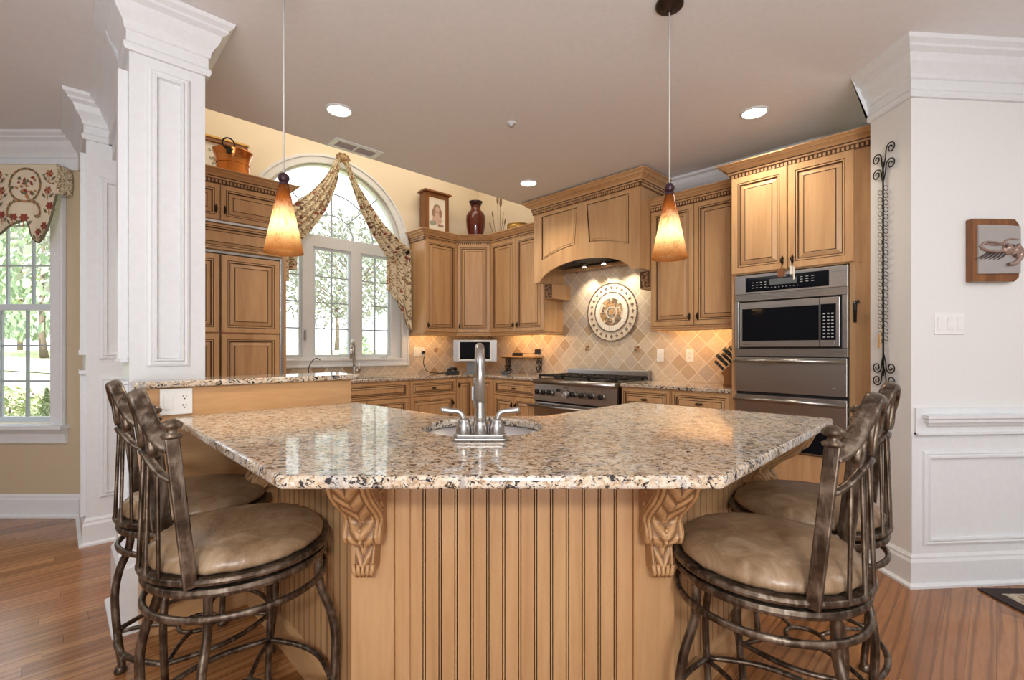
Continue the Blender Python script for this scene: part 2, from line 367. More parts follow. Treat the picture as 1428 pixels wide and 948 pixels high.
M['thread_r'] = plain('red_thread', (.26, .05, .03), .7); M['thread_g'] = plain('olive_thread', (.15, .13, .07), .7); M['thread_o'] = plain('rust_thread', (.42, .2, .09), .7)
def glass():
    k = NT('window_glass'); t = k.n('ShaderNodeBsdfTransparent'); g = k.n('ShaderNodeBsdfGlossy'); g.inputs['Roughness'].default_value = .01; f = k.n('ShaderNodeLayerWeight'); f.inputs[0].default_value = .5
    mx = k.n('ShaderNodeMixShader'); k.l(k.math('ADD', k.math('MULTIPLY', k.math('POWER', f.outputs['Facing'], 4), .8), .035), mx.inputs[0]); k.l(t.outputs[0], mx.inputs[1]); k.l(g.outputs[0], mx.inputs[2]); k.l(mx.outputs[0], k.out.inputs[0]); return k.m
M['glass'] = glass()
def shade_mat():
    k = NT('amber_art_glass'); tc = k.n('ShaderNodeTexCoord'); sx = k.n('ShaderNodeSeparateXYZ'); k.l(tc.outputs['Object'], sx.inputs[0])
    nz = k.noise(k.coord((1, 1, .35)), 55, 5, .65, 1.2); h = k.math('ADD', sx.outputs[2], k.math('MULTIPLY', k.math('SUBTRACT', nz, .5), .14))
    c = k.ramp(k.math('DIVIDE', h, .30), [(.0, (.78, .42, .14)), (.14, (.92, .72, .42)), (.32, (.95, .86, .66)), (.60, (.95, .82, .58)), (.74, (.80, .33, .05)), (.95, (.42, .12, .02))])
    c = k.mix(k.ramp(nz, [(.52, (0, 0, 0)), (.62, (.7,) * 3)]), c, (.74, .36, .10))
    tr = k.n('ShaderNodeBsdfTranslucent'); k.l(c, tr.inputs[0]); k.col(c); k.set(Roughness=.1)
    mx = k.n('ShaderNodeMixShader'); mx.inputs[0].default_value = .72; k.l(k.b.outputs[0], mx.inputs[1]); k.l(tr.outputs[0], mx.inputs[2]); k.l(mx.outputs[0], k.out.inputs[0]); return k.m
M['shade'] = shade_mat()
M['ball'] = plain('dark_plum_glass', (.035, .012, .02), .1)
M['bulb'] = plain('lit_bulb', (1, .93, .8), .4, emit=18)
M['can'] = plain('lit_downlight', (1, .93, .82), .4, emit=9)
M['halogen'] = plain('lit_halogen', (1, .9, .72), .4, emit=30)
M['strip'] = plain('lit_strip', (1, .68, .3), .4, emit=5)
M['vase'] = plain('oxblood_glaze', (.10, .014, .008), .08); M['dry'] = plain('dried_plant', (.24, .15, .08), .8)
M['paper'] = plain('aged_paper', (.80, .74, .64), .7); M['ink'] = plain('sepia_ink', (.33, .2, .12), .7); M['ink_p'] = plain('pink_ink', (.62, .42, .34), .7); M['ink_g'] = plain('grey_green_ink', (.33, .34, .27), .7)
M['fossil'] = plain('grey_stone_slab', (.36, .335, .32), .45, bump=.3, bscale=30); M['shell'] = plain('pale_shell', (.34, .235, .195), .25, .3); M['shell_d'] = plain('dark_shell', (.06, .035, .03), .3)
M['lawn'] = plain('grass', (.50, .55, .30), .9, bscale=3); M['lawn_pale'] = plain('pale_ground', (.72, .73, .68), .9, bscale=3)
M['leaf'] = plain('leaf_green', (.44, .52, .28), .6, bscale=2); M['leaf_d'] = plain('needle_green', (.34, .44, .28), .6, bscale=2); M['leaf_r'] = plain('plum_leaf', (.30, .22, .22), .6, bscale=2)
M['leaf_p'] = plain('pale_bud', (.25, .265, .225), .7, bscale=2)
M['bark'] = plain('bark', (.22, .17, .13), .9); M['drive'] = plain('driveway', (.7, .7, .7), .9)
def rug_mat():
    k = NT('woven_rug'); v = k.coord(); c = k.ramp(k.voro(v, 50, out=1), [(0, (.30, .13, .08)), (.3, (.5, .42, .3)), (.6, (.17, .16, .12)), (.8, (.42, .30, .2))], 'CONSTANT')
    c = k.mix(k.ramp(k.voro(v, 28), [(.25, (0, 0, 0)), (.5, (.4,) * 3)]), c, (.5, .44, .36)); k.col(c); k.set(Roughness=.95); return k.m
M['rug'] = rug_mat()
# ------------------------------------------------------------------ the setting
WT = -4.83; RS = 4.06; ET = -3.51                     # window wall, range wall, edge of the flat ceiling
def kp(s, t): v = K(s, t); return (v.x, v.y)
b = MB(); b.prism([(-8, -6), (7, -6), (7, 2.9), kp(4.2, -.2), kp(4.2, -4.98), kp(.1, -4.98), (-3.2, 3.5), (-8, 3.5)], XY, -.1, 0)
b.build('floor', M['floor'], kind='structure')
b = MB(); b.prism([(-8, -6), (7, -6), (7, 2.9), kp(4.2, -.2), kp(4.2, ET), kp(.2, ET), kp(.2, -4.98), (-3.2, 3.5), (-8, 3.5)], XY, H, H + .12)
b.build('ceiling', M['ceiling'], kind='structure')
b = MB(); b.prism([kp(.0, ET + .06), kp(4.3, ET + .06), kp(4.3, -5), kp(.0, -5)], XY, 3.95, 4.05); b.build('ceiling_bay', M['wall_cream'], kind='structure')
b = MB(); b.prism([kp(.1, ET + .06), kp(4.2, ET + .06), kp(4.2, ET), kp(.1, ET)], XY, H + .12, 3.95); b.build('wall_soffit', M['wall_cream'], kind='structure')
b = MB(); b.prism([kp(.0, ET), kp(.1, ET), kp(.1, -4.98), kp(.0, -4.98)], XY, H + .05, 3.95); b.build('wall_bay', M['wall_cream'], kind='structure')
b = MB(); b.prism([kp(RS, -.2), kp(4.2, -.2), kp(4.2, -4.98), kp(RS, -4.98)], XY, 0, 3.95); b.build('wall_range', M['wall_cream'], kind='structure')
# window wall with its arched opening (local x = s, y into the wall)
CX = 2.0875; HW = .81; SPR = 2.33
b = MB(); y0, y1 = 0, .15
def col(x0, x1, z0, z1a, z1b): b.prism([(x0, z0), (x1, z0), (x1, z1b), (x0, z1a)], XZ, y0, y1)
b.box(.1, CX - HW, y0, y1, 0, 3.95); b.box(CX + HW, 4.06, y0, y1, 0, 3.95); b.box(CX - HW, CX + HW, y0, y1, 0, 1.10)
n = 32; ar = [(CX - HW * math.cos(PI * i / n), SPR + HW * math.sin(PI * i / n)) for i in range(n + 1)]
for (xa, za), (xb, zb) in zip(ar, ar[1:]): b.prism([(xa, za), (xb, zb), (xb, 3.95), (xa, 3.95)], XZ, y0, y1)
b.build('wall_window', M['wall_cream'], kind='structure', loc=K(0, WT), rotz=A1)
# far walls of the room behind the camera, with three windows
b = MB(); wz = ((-4.2, -2.6), (-.8, .8), (2.6, 4.2)); xs = [-8] + [v for p in wz for v in p] + [7]
for a_, c_ in zip(xs[0::2], xs[1::2]): b.box(a_, c_, -6.1, -6, 0, H)
for a_, c_ in wz: b.box(a_, c_, -6.1, -6, 0, .8); b.box(a_, c_, -6.1, -6, 2.3, H)
b.build('wall_back', M['wall_white'], kind='structure')
b = MB(); b.box(-8.1, -8, -6.1, 3.53, 0, H); b.build('wall_far_left', M['wall_tan'], kind='structure')
b = MB(); b.box(6.5, 6.6, -6.1, 3.05, 0, H); b.build('wall_far_right', M['wall_white'], kind='structure')
# right wall
b = MB(); b.prism([(2.03, 2.389), (6.5, 2.747), (6.5, 3.05), (2.12, 2.70), (2.03, 2.66)], XY, 0, H); b.build('wall_right', M['wall_white'], kind='structure')
CROWN = [(0, -.25), (.016, -.25), (.022, -.238), (.022, -.222), (.012, -.21), (.012, -.165), (.02, -.16), (.022, -.14), (.03, -.125), (.05, -.095), (.062, -.06), (.085, -.045), (.085, -.033), (.105, -.018), (.11, 0)]
def crown(z, k=1, p=1): return [(o * p, z + d * k) for o, d in CROWN]
b = MB(); b.sweep([(2.03, 2.66), (2.03, 2.389), (6.5, 2.747)], crown(H, 1.03, 1.0)); b.build('trim_right', M['white'], kind='structure')
BASE = [(0, 0), (.035, 0), (.035, .012), (.018, .022), (.018, .125), (.012, .14), (.012, .15), (.004, .165), (0, .165)]
b = MB(); b.sweep([(2.03, 2.66), (2.03, 2.389), (6.5, 2.747)], BASE[::-1]); b.build('baseboard_right', M['white'], kind='structure')
def rw(x, d=0): return 2.389 + (x - 2.03) * .08 - d
b = MB()
for d, z0, z1 in ((.014, .77, .905),): b.prism([(2.045, rw(2.045)), (6.4, rw(6.4)), (6.4, rw(6.4, d)), (2.045, rw(2.045, d))], XY, z0, z1)
b.prism([(2.045, rw(2.045)), (6.4, rw(6.4)), (6.4, rw(6.4, .024)), (2.045, rw(2.045, .024))], XY, .77, .782)
b.sweep([(2.115, rw(2.115)), (2.115, rw(2.115, .014)), (6.4, rw(6.4, .014))], [(0, .81), (.012, .815), (.02, .83), (.03, .835), (.03, .848), (.04, .856), (.04, .872), (0, .875)])
b.build('trim_chair_rail', M['white'], kind='structure')
b = MB()
PM = [(0, 0), (.010, .004), (.014, .014), (.010, .022), (.018, .028), (.018, .036), (0, .04)]     # (proud, across)
def panel_mould(b, x0, x1, z0, z1, f, wd=.04):
    loops = []
    for o, a in PM:
        a = a * wd / .04; loops.append([b.v(f(x0 + a, z0 + a, o)), b.v(f(x1 - a, z0 + a, o)), b.v(f(x1 - a, z1 - a, o)), b.v(f(x0 + a, z1 - a, o))])
    for A, B in zip(loops, loops[1:]):
        for i in range(4): j = (i + 1) % 4; b.face([A[i], A[j], B[j], B[i]])
panel_mould(b, 2.087, 3.6, .206, .688, lambda x, z, o: (x, rw(x, o + .004), z)); b.prism([(2.031, rw(2.031)), (6.4, rw(6.4)), (6.4, rw(6.4, .004)), (2.031, rw(2.031, .004))], XY, .16, .775); b.build('trim_wainscot', M['white'], kind='structure')
# left room wall with its window opening
LY = 3.385; LX0, LX1, LZ0, LZ1 = -4.16, -3.30, .66, 2.46
b = MB(); b.box(-8, LX0, LY, 3.53, 0, H); b.box(LX1, -3.06, LY, 3.53, 0, H); b.box(LX0, LX1, LY, 3.53, 0, LZ0); b.box(LX0, LX1, LY, 3.53, LZ1, H)
b.build('wall_left', M['wall_tan'], kind='structure')
b = MB(); b.sweep([(-8, LY), (-3.06, LY)], crown(H, 1.0)); b.build('trim_left', M['white'], kind='structure')
b = MB(); b.sweep([(-8, LY), (-3.06, LY)], BASE[::-1]); b.build('baseboard_left', M['white'], kind='structure')
# header beam and far pilaster of the wide opening
b = MB(); b.prism([kp(.25, -3.9), kp(.45, -3.9), kp(.45, -2.88), kp(.25, -2.88)], XY, 2.40, H); b.build('wall_header', M['white'], kind='structure')
b = MB(); b.sweep([(.25, 3.9), (.25, 2.88)], crown(H)); b.build('trim_header', M['white'], kind='structure', rotz=A1)
b = MB(); b.box(.13, .43, 3.89, 4.83, 0, H)
b.box(.105, .13, 3.93, 4.06, 1.2, 2.42); b.box(.105, .13, 3.93, 4.06, .17, 1.05); b.box(.10, .135, 3.91, 4.09, 1.17, 1.2); b.box(.10, .135, 3.91, 4.09, 1.05, 1.075)
for z0, z1 in ((.28, 1.03), (1.14, 2.28)): panel_mould(b, .19, .40, z0, z1, lambda x, z, o: (x, 3.89 - o, z))
b.sweep([(.13, 4.83), (.13, 3.89), (.43, 3.89)], crown(H)); b.sweep([(.13, 4.83), (.13, 3.89), (.43, 3.89)], BASE[::-1])
b.build('wall_pilaster', M['white'], kind='structure', rotz=A1)
# tiled walls
b = MB(); b.box(-3.49, 0, 0, .01, .914, 1.42); b.box(-2.10, -.72, 0, .01, 1.42, 2.15)
b.build('wall_backsplash_range', M['tile'], kind='structure', loc=K(4.05, -1.334), rotz=A2)
b = MB(); b.box(1.34, 2.97, 0, .01, .914, 1.035); b.box(2.97, 4.05, 0, .01, .914, 1.42)
b.build('wall_backsplash_window', M['tile'], kind='structure', loc=K(0, WT + .01), rotz=A1)
b = MB(); b.sweep([(-3.6, 0), (-.1, 0)], [(0, -.16), (.02, -.16), (.025, -.14), (.08, -.06), (.09, -.03), (.11, -.02), (.11, 0)])
for i in range(len(b.bm.verts)): pass
for v in b.bm.verts: v.co.z += H
b.build('trim_range', M['white'], kind='structure', loc=K(RS, 0), rotz=A2)
# arched window ---------------------------------------------------------------
def archloop(hw, z0, spr, r=None, n=28): r = r or hw; return [(CX - hw, z0), (CX + hw, z0)] + [(CX + r * math.cos(PI * i / n), spr + r * math.sin(PI * i / n)) for i in range(n + 1)]
W = bpy.data.objects.new('window_1', None); C.objects.link(W); W.location = K(0, WT); W.rotation_euler = (0, 0, A1); W['kind'] = 'structure'
b = MB(); b.slab(archloop(.8875, 1.022, SPR), [archloop(.80, 1.10, SPR)], XZ, -.022, 0)
b.slab(archloop(.8875, 1.022, SPR), [archloop(.862, 1.045, SPR)], XZ, -.032, -.022); b.box(CX - .80, CX + .80, -.03, .0, 1.085, 1.105)
b.build('casing', M['white'], W, bev=.004)
M['sash'] = plain('sash_sky_tint', (.66, .73, .78), .35); M['muntin'] = plain('muntin_backlit_grey', (.42, .48, .52), .4)  # bluish sky tint (sash) and backlight grey (muntins) put into the colour
holes = [[(a, 1.125), (c, 1.125), (c, 2.26), (a, 2.26)] for a, c in ((1.41, 1.775), (1.885, 2.29), (2.40, 2.765))]
hr = .735; half = [(CX + hr * math.cos(PI * i / 28), 2.385 + hr * math.sin(PI * i / 28)) for i in range(29)]
b = MB(); b.slab(archloop(.808, 1.102, SPR), holes + [half], XZ, .03, .10); b.build('window_frame', M['white'], W, bev=.005)
def sash(parent, x0, x1, z0, z1, fw, y, cols, rows, glassname='pane', d=.035):
    b = MB(); b.slab([(x0, z0), (x1, z0), (x1, z1), (x0, z1)], [[(x0 + fw, z0 + fw), (x1 - fw, z0 + fw), (x1 - fw, z1 - fw), (x0 + fw, z1 - fw)]], XZ, y, y + d)
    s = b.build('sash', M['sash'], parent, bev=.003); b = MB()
    for i in range(1, cols): x = x0 + fw + (x1 - x0 - 2 * fw) * i / cols; b.box(x - .007, x + .007, y + .008, y + .026, z0 + fw, z1 - fw)
    for i in range(1, rows): z = z0 + fw + (z1 - z0 - 2 * fw) * i / rows; b.box(x0 + fw, x1 - fw, y + .009, y + .025, z - .007, z + .007)
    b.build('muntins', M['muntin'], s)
    b = MB(); b.box(x0 + fw - .005, x1 - fw + .005, y + .015, y + .019, z0 + fw - .005, z1 - fw + .005); b.build('pane', M['glass'], s)
    return s
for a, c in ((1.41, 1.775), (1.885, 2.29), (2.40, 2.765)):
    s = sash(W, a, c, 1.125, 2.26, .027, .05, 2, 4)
b = MB()
for R in (.237, .47): b.tube([(CX + R * math.cos(PI * i / 24), .065, 2.385 + R * math.sin(PI * i / 24)) for i in range(25)], .007, seg=6)
for a_ in (45, 135): b.tube([(CX + r * math.cos(math.radians(a_)), .065, 2.385 + r * math.sin(math.radians(a_))) for r in (.237, .74)], .007, seg=6)
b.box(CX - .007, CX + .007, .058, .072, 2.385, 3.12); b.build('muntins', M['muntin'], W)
b = MB(); b.prism([(CX + .738 * math.cos(PI * i / 28), 2.383 + .738 * math.sin(PI * i / 28)) for i in range(29)], XZ, .066, .070); b.build('arched_pane', M['glass'], W)
for x in (1.50, 2.67):
    b = MB(); b.box(x - .04, x + .04, .012, .03, 1.112, 1.125); b.tube([(x + .03, .012, 1.12), (x + .032, -.005, 1.15), (x + .03, -.008, 1.20)], .005, seg=6); b.build('sash_crank', M['white'], W)
b = MB(); b.box(1.792, 1.804, .01, .03, 1.30, 1.40); b.build('sash_lock', M['chrome'], W)
# double hung window of the room on the left
W2 = bpy.data.objects.new('window_2', None); C.objects.link(W2); W2.location = (0, LY, 0); W2['kind'] = 'structure'
b = MB(); b.slab([(LX0 - .09, LZ0 - .0), (LX1 + .09, LZ0 - .0), (LX1 + .09, LZ1 + .09), (LX0 - .09, LZ1 + .09)], [[(LX0 + .01, LZ0 + .01), (LX1 - .01, LZ0 + .01), (LX1 - .01, LZ1 - .01), (LX0 + .01, LZ1 - .01)]], XZ, -.022, 0)
b.slab([(LX0 - .09, LZ0), (LX1 + .09, LZ0), (LX1 + .09, LZ1 + .09), (LX0 - .09, LZ1 + .09)], [[(LX0 - .065, LZ0 + .01), (LX1 + .065, LZ0 + .01), (LX1 + .065, LZ1 + .065), (LX0 - .065, LZ1 + .065)]], XZ, -.034, -.022)
b.build('casing', M['white'], W2, bev=.004)
b = MB(); b.box(LX0 - .12, LX1 + .115, -.075, .02, LZ0 - .022, LZ0 + .004); b.sweep([(LX0 - .1, 0), (LX1 + .10, 0)], [(0, LZ0 - .13), (.015, LZ0 - .13), (.02, LZ0 - .1), (.03, LZ0 - .06), (.045, LZ0 - .04), (.05, LZ0 - .022), (0, LZ0 - .022)]); b.build('window_sill', M['white'], W2)
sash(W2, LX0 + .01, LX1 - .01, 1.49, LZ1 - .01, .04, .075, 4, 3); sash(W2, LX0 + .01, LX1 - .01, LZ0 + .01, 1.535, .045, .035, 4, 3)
# ------------------------------------------------------------------ square column
t = thing('column', 'white panelled square column with a crown, rising at the end of the raised granite bar', 'column', (0, 0, 0), A1)
b = MB(); b.box(.225, .505, 2.61, 2.89, .165, H); b.build('shaft', M['white'], t)
b = MB(); panel_mould(b, .284, .446, 1.125, 2.45, lambda x, z, o: (x, 2.61 - o, z)); b.build('panel_moulding', M['white'], t)
b = MB(); b.box(.19, .225, 2.64, 2.70, 1.16, 2.42); b.box(.20, .225, 2.80, 2.86, 1.16, 2.42); b.box(.195, .225, 2.63, 2.87, 1.145, 1.16); b.build('panel_moulding', M['white'], t, bev=.004)
b = MB(); b.box(.19, .225, 2.64, 2.70, .30, 1.05); b.box(.20, .225, 2.80, 2.86, .30, 1.05); b.box(.18, .225, 2.63, 2.87, 1.05, 1.065); b.build('panel_moulding', M['white'], t, bev=.004)
pth = [(.225, 2.89), (.225, 2.61), (.505, 2.61), (.505, 2.89)]
b = MB(); b.sweep(pth, crown(H - .001, .98, .95), closed=True); b.build('capital', M['white'], t)
b = MB(); b.sweep(pth, [(0, 0), (.062, 0), (.062, .014), (.04, .03), (.04, .27), (.03, .285), (.03, .30), (.008, .33), (0, .335)][::-1], closed=True); b.build('plinth', M['white'], t)
# ------------------------------------------------------------------ cabinet makers
MG = [M['maple'], M['glaze']]
def door_bm(x0, x1, z0, z1, y=0, rail=.055, k=1.0):
    r = rail
    L = [(0, 0, 0), (0, -.016, 0), (.004, -.020, 0), (r - .017, -.020, 0), (r - .0145, -.0165, 1), (r - .012, -.0185, 1), (r - .004, -.0185, 0), (r - .001, -.009, 1), (r + .003, -.008, 1),
         (r + .003 + .026 * k, -.0165, 0), (r + .0065 + .026 * k, -.0145, 1), (r + .009 + .026 * k, -.0165, 1)]
    b = MB(); loops = []
    for i, yy, m in L: loops.append([b.v(x0 + i, y + yy, z0 + i), b.v(x1 - i, y + yy, z0 + i), b.v(x1 - i, y + yy, z1 - i), b.v(x0 + i, y + yy, z1 - i)])
    for (A, B, (q, w_, m)) in zip(loops, loops[1:], L[1:]):
        for i in range(4): j = (i + 1) % 4; b.face([A[i], A[j], B[j], B[i]], m)
    b.face(loops[-1], 0); b.face(loops[0][::-1], 0); return b
def pull(parent, x, z, y, vert=True, label=None):
    b = MB(); A = Matrix(((1, 0, 0), (0, 0, -1), (0, 1, 0)))
    def q(px, pz): return (x + (px if vert else pz), z + (pz if vert else px))
    b.prism([q(*p) for p in ((0, -.036), (.009, -.014), (.006, 0), (.009, .014), (0, .036), (-.009, .014), (-.006, 0), (-.009, -.014))], XZ, y - .004, y)
    pts = [(0, -.022, .004), (0, -.016, .016), (0, 0, .024), (0, .016, .016), (0, .022, .004)]
    b.tube([(q(px, pz)[0], y - d, q(px, pz)[1]) for px, pz, d in pts], [.003, .005, .0085, .005, .003], seg=8)
    return b.build('pull', M['bronze'], parent)
def cdoor(parent, x0, x1, z0, z1, y=0, rail=.055, hx=None, hz=None, vert=True, name='door', k=1.0):
    d = door_bm(x0, x1, z0, z1, y, rail, k).build(name, MG, parent)
    if hx is not None: pull(d, hx, hz, y - .019, vert)
    return d
def carcass(parent, x0, x1, z0, z1, dep, y=0, name='carcass', mat='maple', bev=.002):
    b = MB(); b.box(x0, x1, y, y + dep, z0, z1); return b.build(name, M[mat], parent, bev=bev)
def crown_cab(z, h=.12, p=.08):   # maple crown with a dentil course: (out, z)
    q = h - .048
    return [(0, z), (.010, z), (.010, z + .034), (.022, z + .034), (.022, z + .044), (.017, z + .047), (.020, z + .048 + q * .10), (.030, z + .048 + q * .30), (p * .58, z + .048 + q * .50), (p * .60, z + .048 + q * .52), (p * .66, z + .048 + q * .52), (p * .66, z + .048 + q * .62), (p * .74, z + .048 + q * .72), (p * .90, z + .048 + q * .84), (p, z + .048 + q * .86), (p, z + h), (0, z + h)]
def dentils(b, path, z, side=1, pitch=.024, mi=0):
    P = [Vector(p) for p in path]
    for A, B in zip(P, P[1:]):
        d = (B - A); L = d.length; d.normalize(); nrm = Vector((d.y, -d.x)) * side; n = max(1, int(L / pitch))
        for i in range(n):
            c = A + d * (L * (i + .5) / n) + nrm * .011
            Mx = Matrix.Translation((c.x, c.y, z)) @ Matrix.Rotation(math.atan2(d.y, d.x), 4, 'Z')
            b.obox(Mx, pitch * .55, .012, .020, mi)
def crown_obj(parent, path, z, name='crown', h=.12, p=.08, loc=None, rotz=0, mat='maple_h'):
    b = MB(); b.sweep(path, crown_cab(z, h, p), mfun=lambda i: 1 if i in (1, 5, 9) else 0)
    dentils(b, path, z + .018); return b.build(name, [M[mat], M['glaze']], parent, loc=loc, rotz=rotz)
# ------------------------------------------------------------------ tall oven cabinet (local x = t + 1.334, y into the wall)
FS = 3.49
t = thing('oven_cabinet', 'tall maple cabinet with two raised panel doors above the built-in ovens', 'cabinet', K(FS, -1.334), A2)
b = MB(); b.box(0, .83, .02, .55, 1.735, 2.45); b.box(0, .83, .02, .55, .09, .515); b.box(0, .035, .02, .55, .515, 1.735); b.box(.702, .83, .02, .55, .515, 1.735); b.box(.035, .702, .5, .55, .515, 1.735)
b.box(.737, .741, .016, .02, .09, 2.44, ); b.build('carcass', M['maple'], t, bev=.002)
b = MB(); b.box(.01, .83, .06, .5, 0, .09); b.build('toe_kick', M['maple_h'], t)
b = MB(); b.sweep([(.0, .02), (.83, .02)], [(0, .09), (.012, .09), (.012, .17), (.004, .19), (0, .19)][::-1]); b.build('base_trim', M['maple_h'], t)
cdoor(t, .004, .362, 1.742, 2.428, .02, .06, .335, 1.80); cdoor(t, .368, .728, 1.742, 2.428, .02, .06, .395, 1.80)
crown_obj(t, [(0, .40), (0, .02), (.83, .02)], 2.425, h=.10, p=.08)
# ------------------------------------------------------------------ built in ovens
t = thing('built_in_oven', 'stainless built-in oven tower with microwave and warming drawer', 'oven', K(FS, -1.299), A2)
OW = .666
b = MB(); b.box(0, OW, .02, .49, .52, 1.724); b.build('housing', M['steel_dark'], t)
b = MB(); b.box(0, OW, -.012, .02, 1.590, 1.724); cp = b.build('control_panel', M['steel'], t, bev=.003)
b = MB(); b.box(.075, .565, -.016, -.012, 1.607, 1.700); b.box(.072, .568, -.014, -.012, 1.604, 1.703); cd = b.build('touch_panel', M['blackglass'], cp)
b = MB(); b.box(.225, .39, -.0175, -.016, 1.640, 1.680); b.build('display', plain('lcd', (.10, .11, .115), .2), cp)
b = MB()
for i in range(4):
    for j in range(3): b.box(.115 + .026 * i, .127 + .026 * i, -.0175, -.016, 1.628 + .018 * j, 1.632 + .018 * j)
for i in range(3):
    for j in range(3): b.box(.408 + .032 * i, .424 + .032 * i, -.0175, -.016, 1.643 + .016 * j, 1.647 + .016 * j)
for i in range(9): b.box(.215 + .022 * i, .222 + .022 * i, -.0175, -.016, 1.622, 1.626)
b.box(.285, .325, -.0175, -.016, 1.690, 1.694); b.build('key_marks', M['grey_plastic'], cd, kind='stuff')
def vent(z0, z1, n):
    b = MB(); b.box(0, OW, -.004, .02, z0, z1)
    for i in range(n): z = z0 + (z1 - z0) * (i + .5) / n; b.box(.004, OW - .004, -.014, -.004, z - (z1 - z0) / n * .3, z + (z1 - z0) / n * .3)
    b.build('vent', M['steel'], t)
vent(1.543, 1.590, 5); vent(1.155, 1.209, 5)
for x0, x1 in ((0, .026), (OW - .03, OW)): b = MB(); b.box(x0, x1, -.012, .02, 1.209, 1.543); b.build('trim_rail', M['steel_v'], t, bev=.003)
b = MB(); b.box(.034, OW - .040, -.02, .02, 1.220, 1.532); mw = b.build('microwave', M['steel'], t, bev=.004)
b = MB(); b.box(.052, .515, -.023, -.02, 1.263, 1.487); b.box(.524, .606, -.0235, -.02, 1.263, 1.49); b.build('microwave_window', M['blackglass'], mw, bev=.002)
b = MB(); b.box(.5165, .5195, -.0225, -.0, 1.222, 1.53); b.build('door_gap', M['black'], mw)
b = MB()
for i in range(3):
    for j in range(8): b.box(.538 + .022 * i, .550 + .022 * i, -.0245, -.0235, 1.278 + .021 * j, 1.286 + .021 * j)
b.build('keypad', M['grey_plastic'], mw)
b = MB(); b.box(.532, .598, -.0225, -.02, 1.230, 1.252); b.build('open_button', M['steel'], mw, bev=.002)
b = MB(); b.box(0.003, OW - .003, -.018, .02, .910, 1.150); dr = b.build('warming_drawer', M['steel'], t, bev=.004)
def bar_handle(parent, z, x0=.004, x1=OW - .01, y=-.05):
    b = MB(); b.tube([(x0, y, z), (x1, y, z)], .0115, seg=12); b.box(x0 + .02, x0 + .05, y, -.014, z - .008, z + .008); b.box(x1 - .05, x1 - .02, y, -.014, z - .008, z + .008); return b.build('handle', M['chrome'], parent)
bar_handle(dr, 1.128)
b = MB(); b.lathe([(.0, .0), (.012, .0), (.012, .002), (0, .002)], (.595, -.018, .955), 16, M=Matrix(((1, 0, 0), (0, 0, -1), (0, .45, 0)))); b.build('badge', M['chrome'], dr)
b = MB(); b.box(0.003, OW - .003, -.018, .02, .524, .890); od = b.build('oven_door', M['steel'], t, bev=.004)
b = MB(); b.box(.06, .585, -.0205, -.018, .535, .715); b.build('oven_window', M['blackglass'], od)
bar_handle(od, .862)
# ------------------------------------------------------------------ upper cabinet right of the hood
US = 3.746
t = thing('upper_cabinet', 'maple two-door wall cabinet between the range hood and the oven tower', 'cabinet', K(US, -2.114), A2)
carcass(t, 0, .776, 1.40, 2.44, .302, .012); cdoor(t, .006, .386, 1.405, 2.40, .012, .055, .355, 1.475); cdoor(t, .392, .772, 1.405, 2.40, .012, .055, .423, 1.475)
b = MB(); b.sweep([(0, .012), (.776, .012)], [(0, 1.362), (.0, 1.362), (.006, 1.362), (.012, 1.372), (.008, 1.382), (.016, 1.392), (.016, 1.40), (0, 1.40)]); b.box(0, .776, .012, .03, 1.362, 1.40); b.box(0, .016, .012, .31, 1.362, 1.40); b.build('light_rail', M['maple_h'], t)
crown_obj(t, [(0, .012), (.70, .012)], 2.405, h=.10, p=.075)
# ------------------------------------------------------------------ left run of uppers: end cabinet, diagonal corner, two door
WF = -4.52                                            # front of the window wall uppers
ZB, ZT = 1.405, 2.50
def light_rail(path, parent):
    b = MB(); b.sweep(path, [(-.012, 1.365), (.006, 1.365), (.012, 1.375), (.008, 1.385), (.016, 1.397), (.016, 1.405), (-.012, 1.405)]); b.build('light_rail', M['maple_h'], parent)
t = thing('upper_cabinet', 'single-door maple wall cabinet beside the arched window, vintage picture box on top', 'cabinet', K(2.998, WF), A1)
carcass(t, 0, .452, ZB, ZT, .302, 0); cdoor(t, .006, .446, ZB + .005, ZT - .035, 0, .055, .035, ZB + .08); light_rail([(0, .3), (0, 0), (.452, 0)], t)
pc0 = K(3.45, WF); pc1 = K(US, -4.224); dv = (pc1 - pc0); dl = dv.length; ang = math.atan2(dv.y, dv.x)
t = thing('corner_cabinet', 'diagonal maple corner wall cabinet above the small television', 'cabinet', pc0, ang)
iv = Matrix.Rotation(-ang, 3, 'Z')
def lc(s, tt): v = iv @ (K(s, tt) - pc0); return (v.x, v.y)
b = MB(); b.prism([(0, 0), (dl, 0), lc(RS - .012, -4.224), lc(RS - .012, WT + .012), lc(3.45, WT + .012)], XY, ZB, ZT); b.build('carcass', M['maple'], t, bev=.002)
cdoor(t, .012, dl - .012, ZB + .005, ZT - .035, 0, .055, .042, ZB + .08); light_rail([(0, 0), (dl, 0)], t)
t = thing('upper_cabinet', 'maple wall cabinet with two narrow doors tucked against the left side of the hood', 'cabinet', K(US, -4.222), A2)
carcass(t, 0, .862, ZB, ZT, .302, 0); cdoor(t, .01, .428, ZB + .005, ZT - .035, 0, .055, .40, ZB + .08); cdoor(t, .434, .856, ZB + .005, ZT - .035, 0, .055, .462, ZB + .08); light_rail([(0, 0), (.862, 0), (.862, .3)], t)
def kl(s, tt): return (s, -tt)
cr = crown_obj(None, [kl(2.998, -4.83), kl(2.998, WF), kl(3.45, WF), kl(US, -4.224), kl(US, -3.40)], 2.455, name='crown_moulding', h=.115, p=.08, rotz=A1)
tag(cr, 'continuous maple crown moulding with dentils over the three cabinets around the corner', 'moulding')
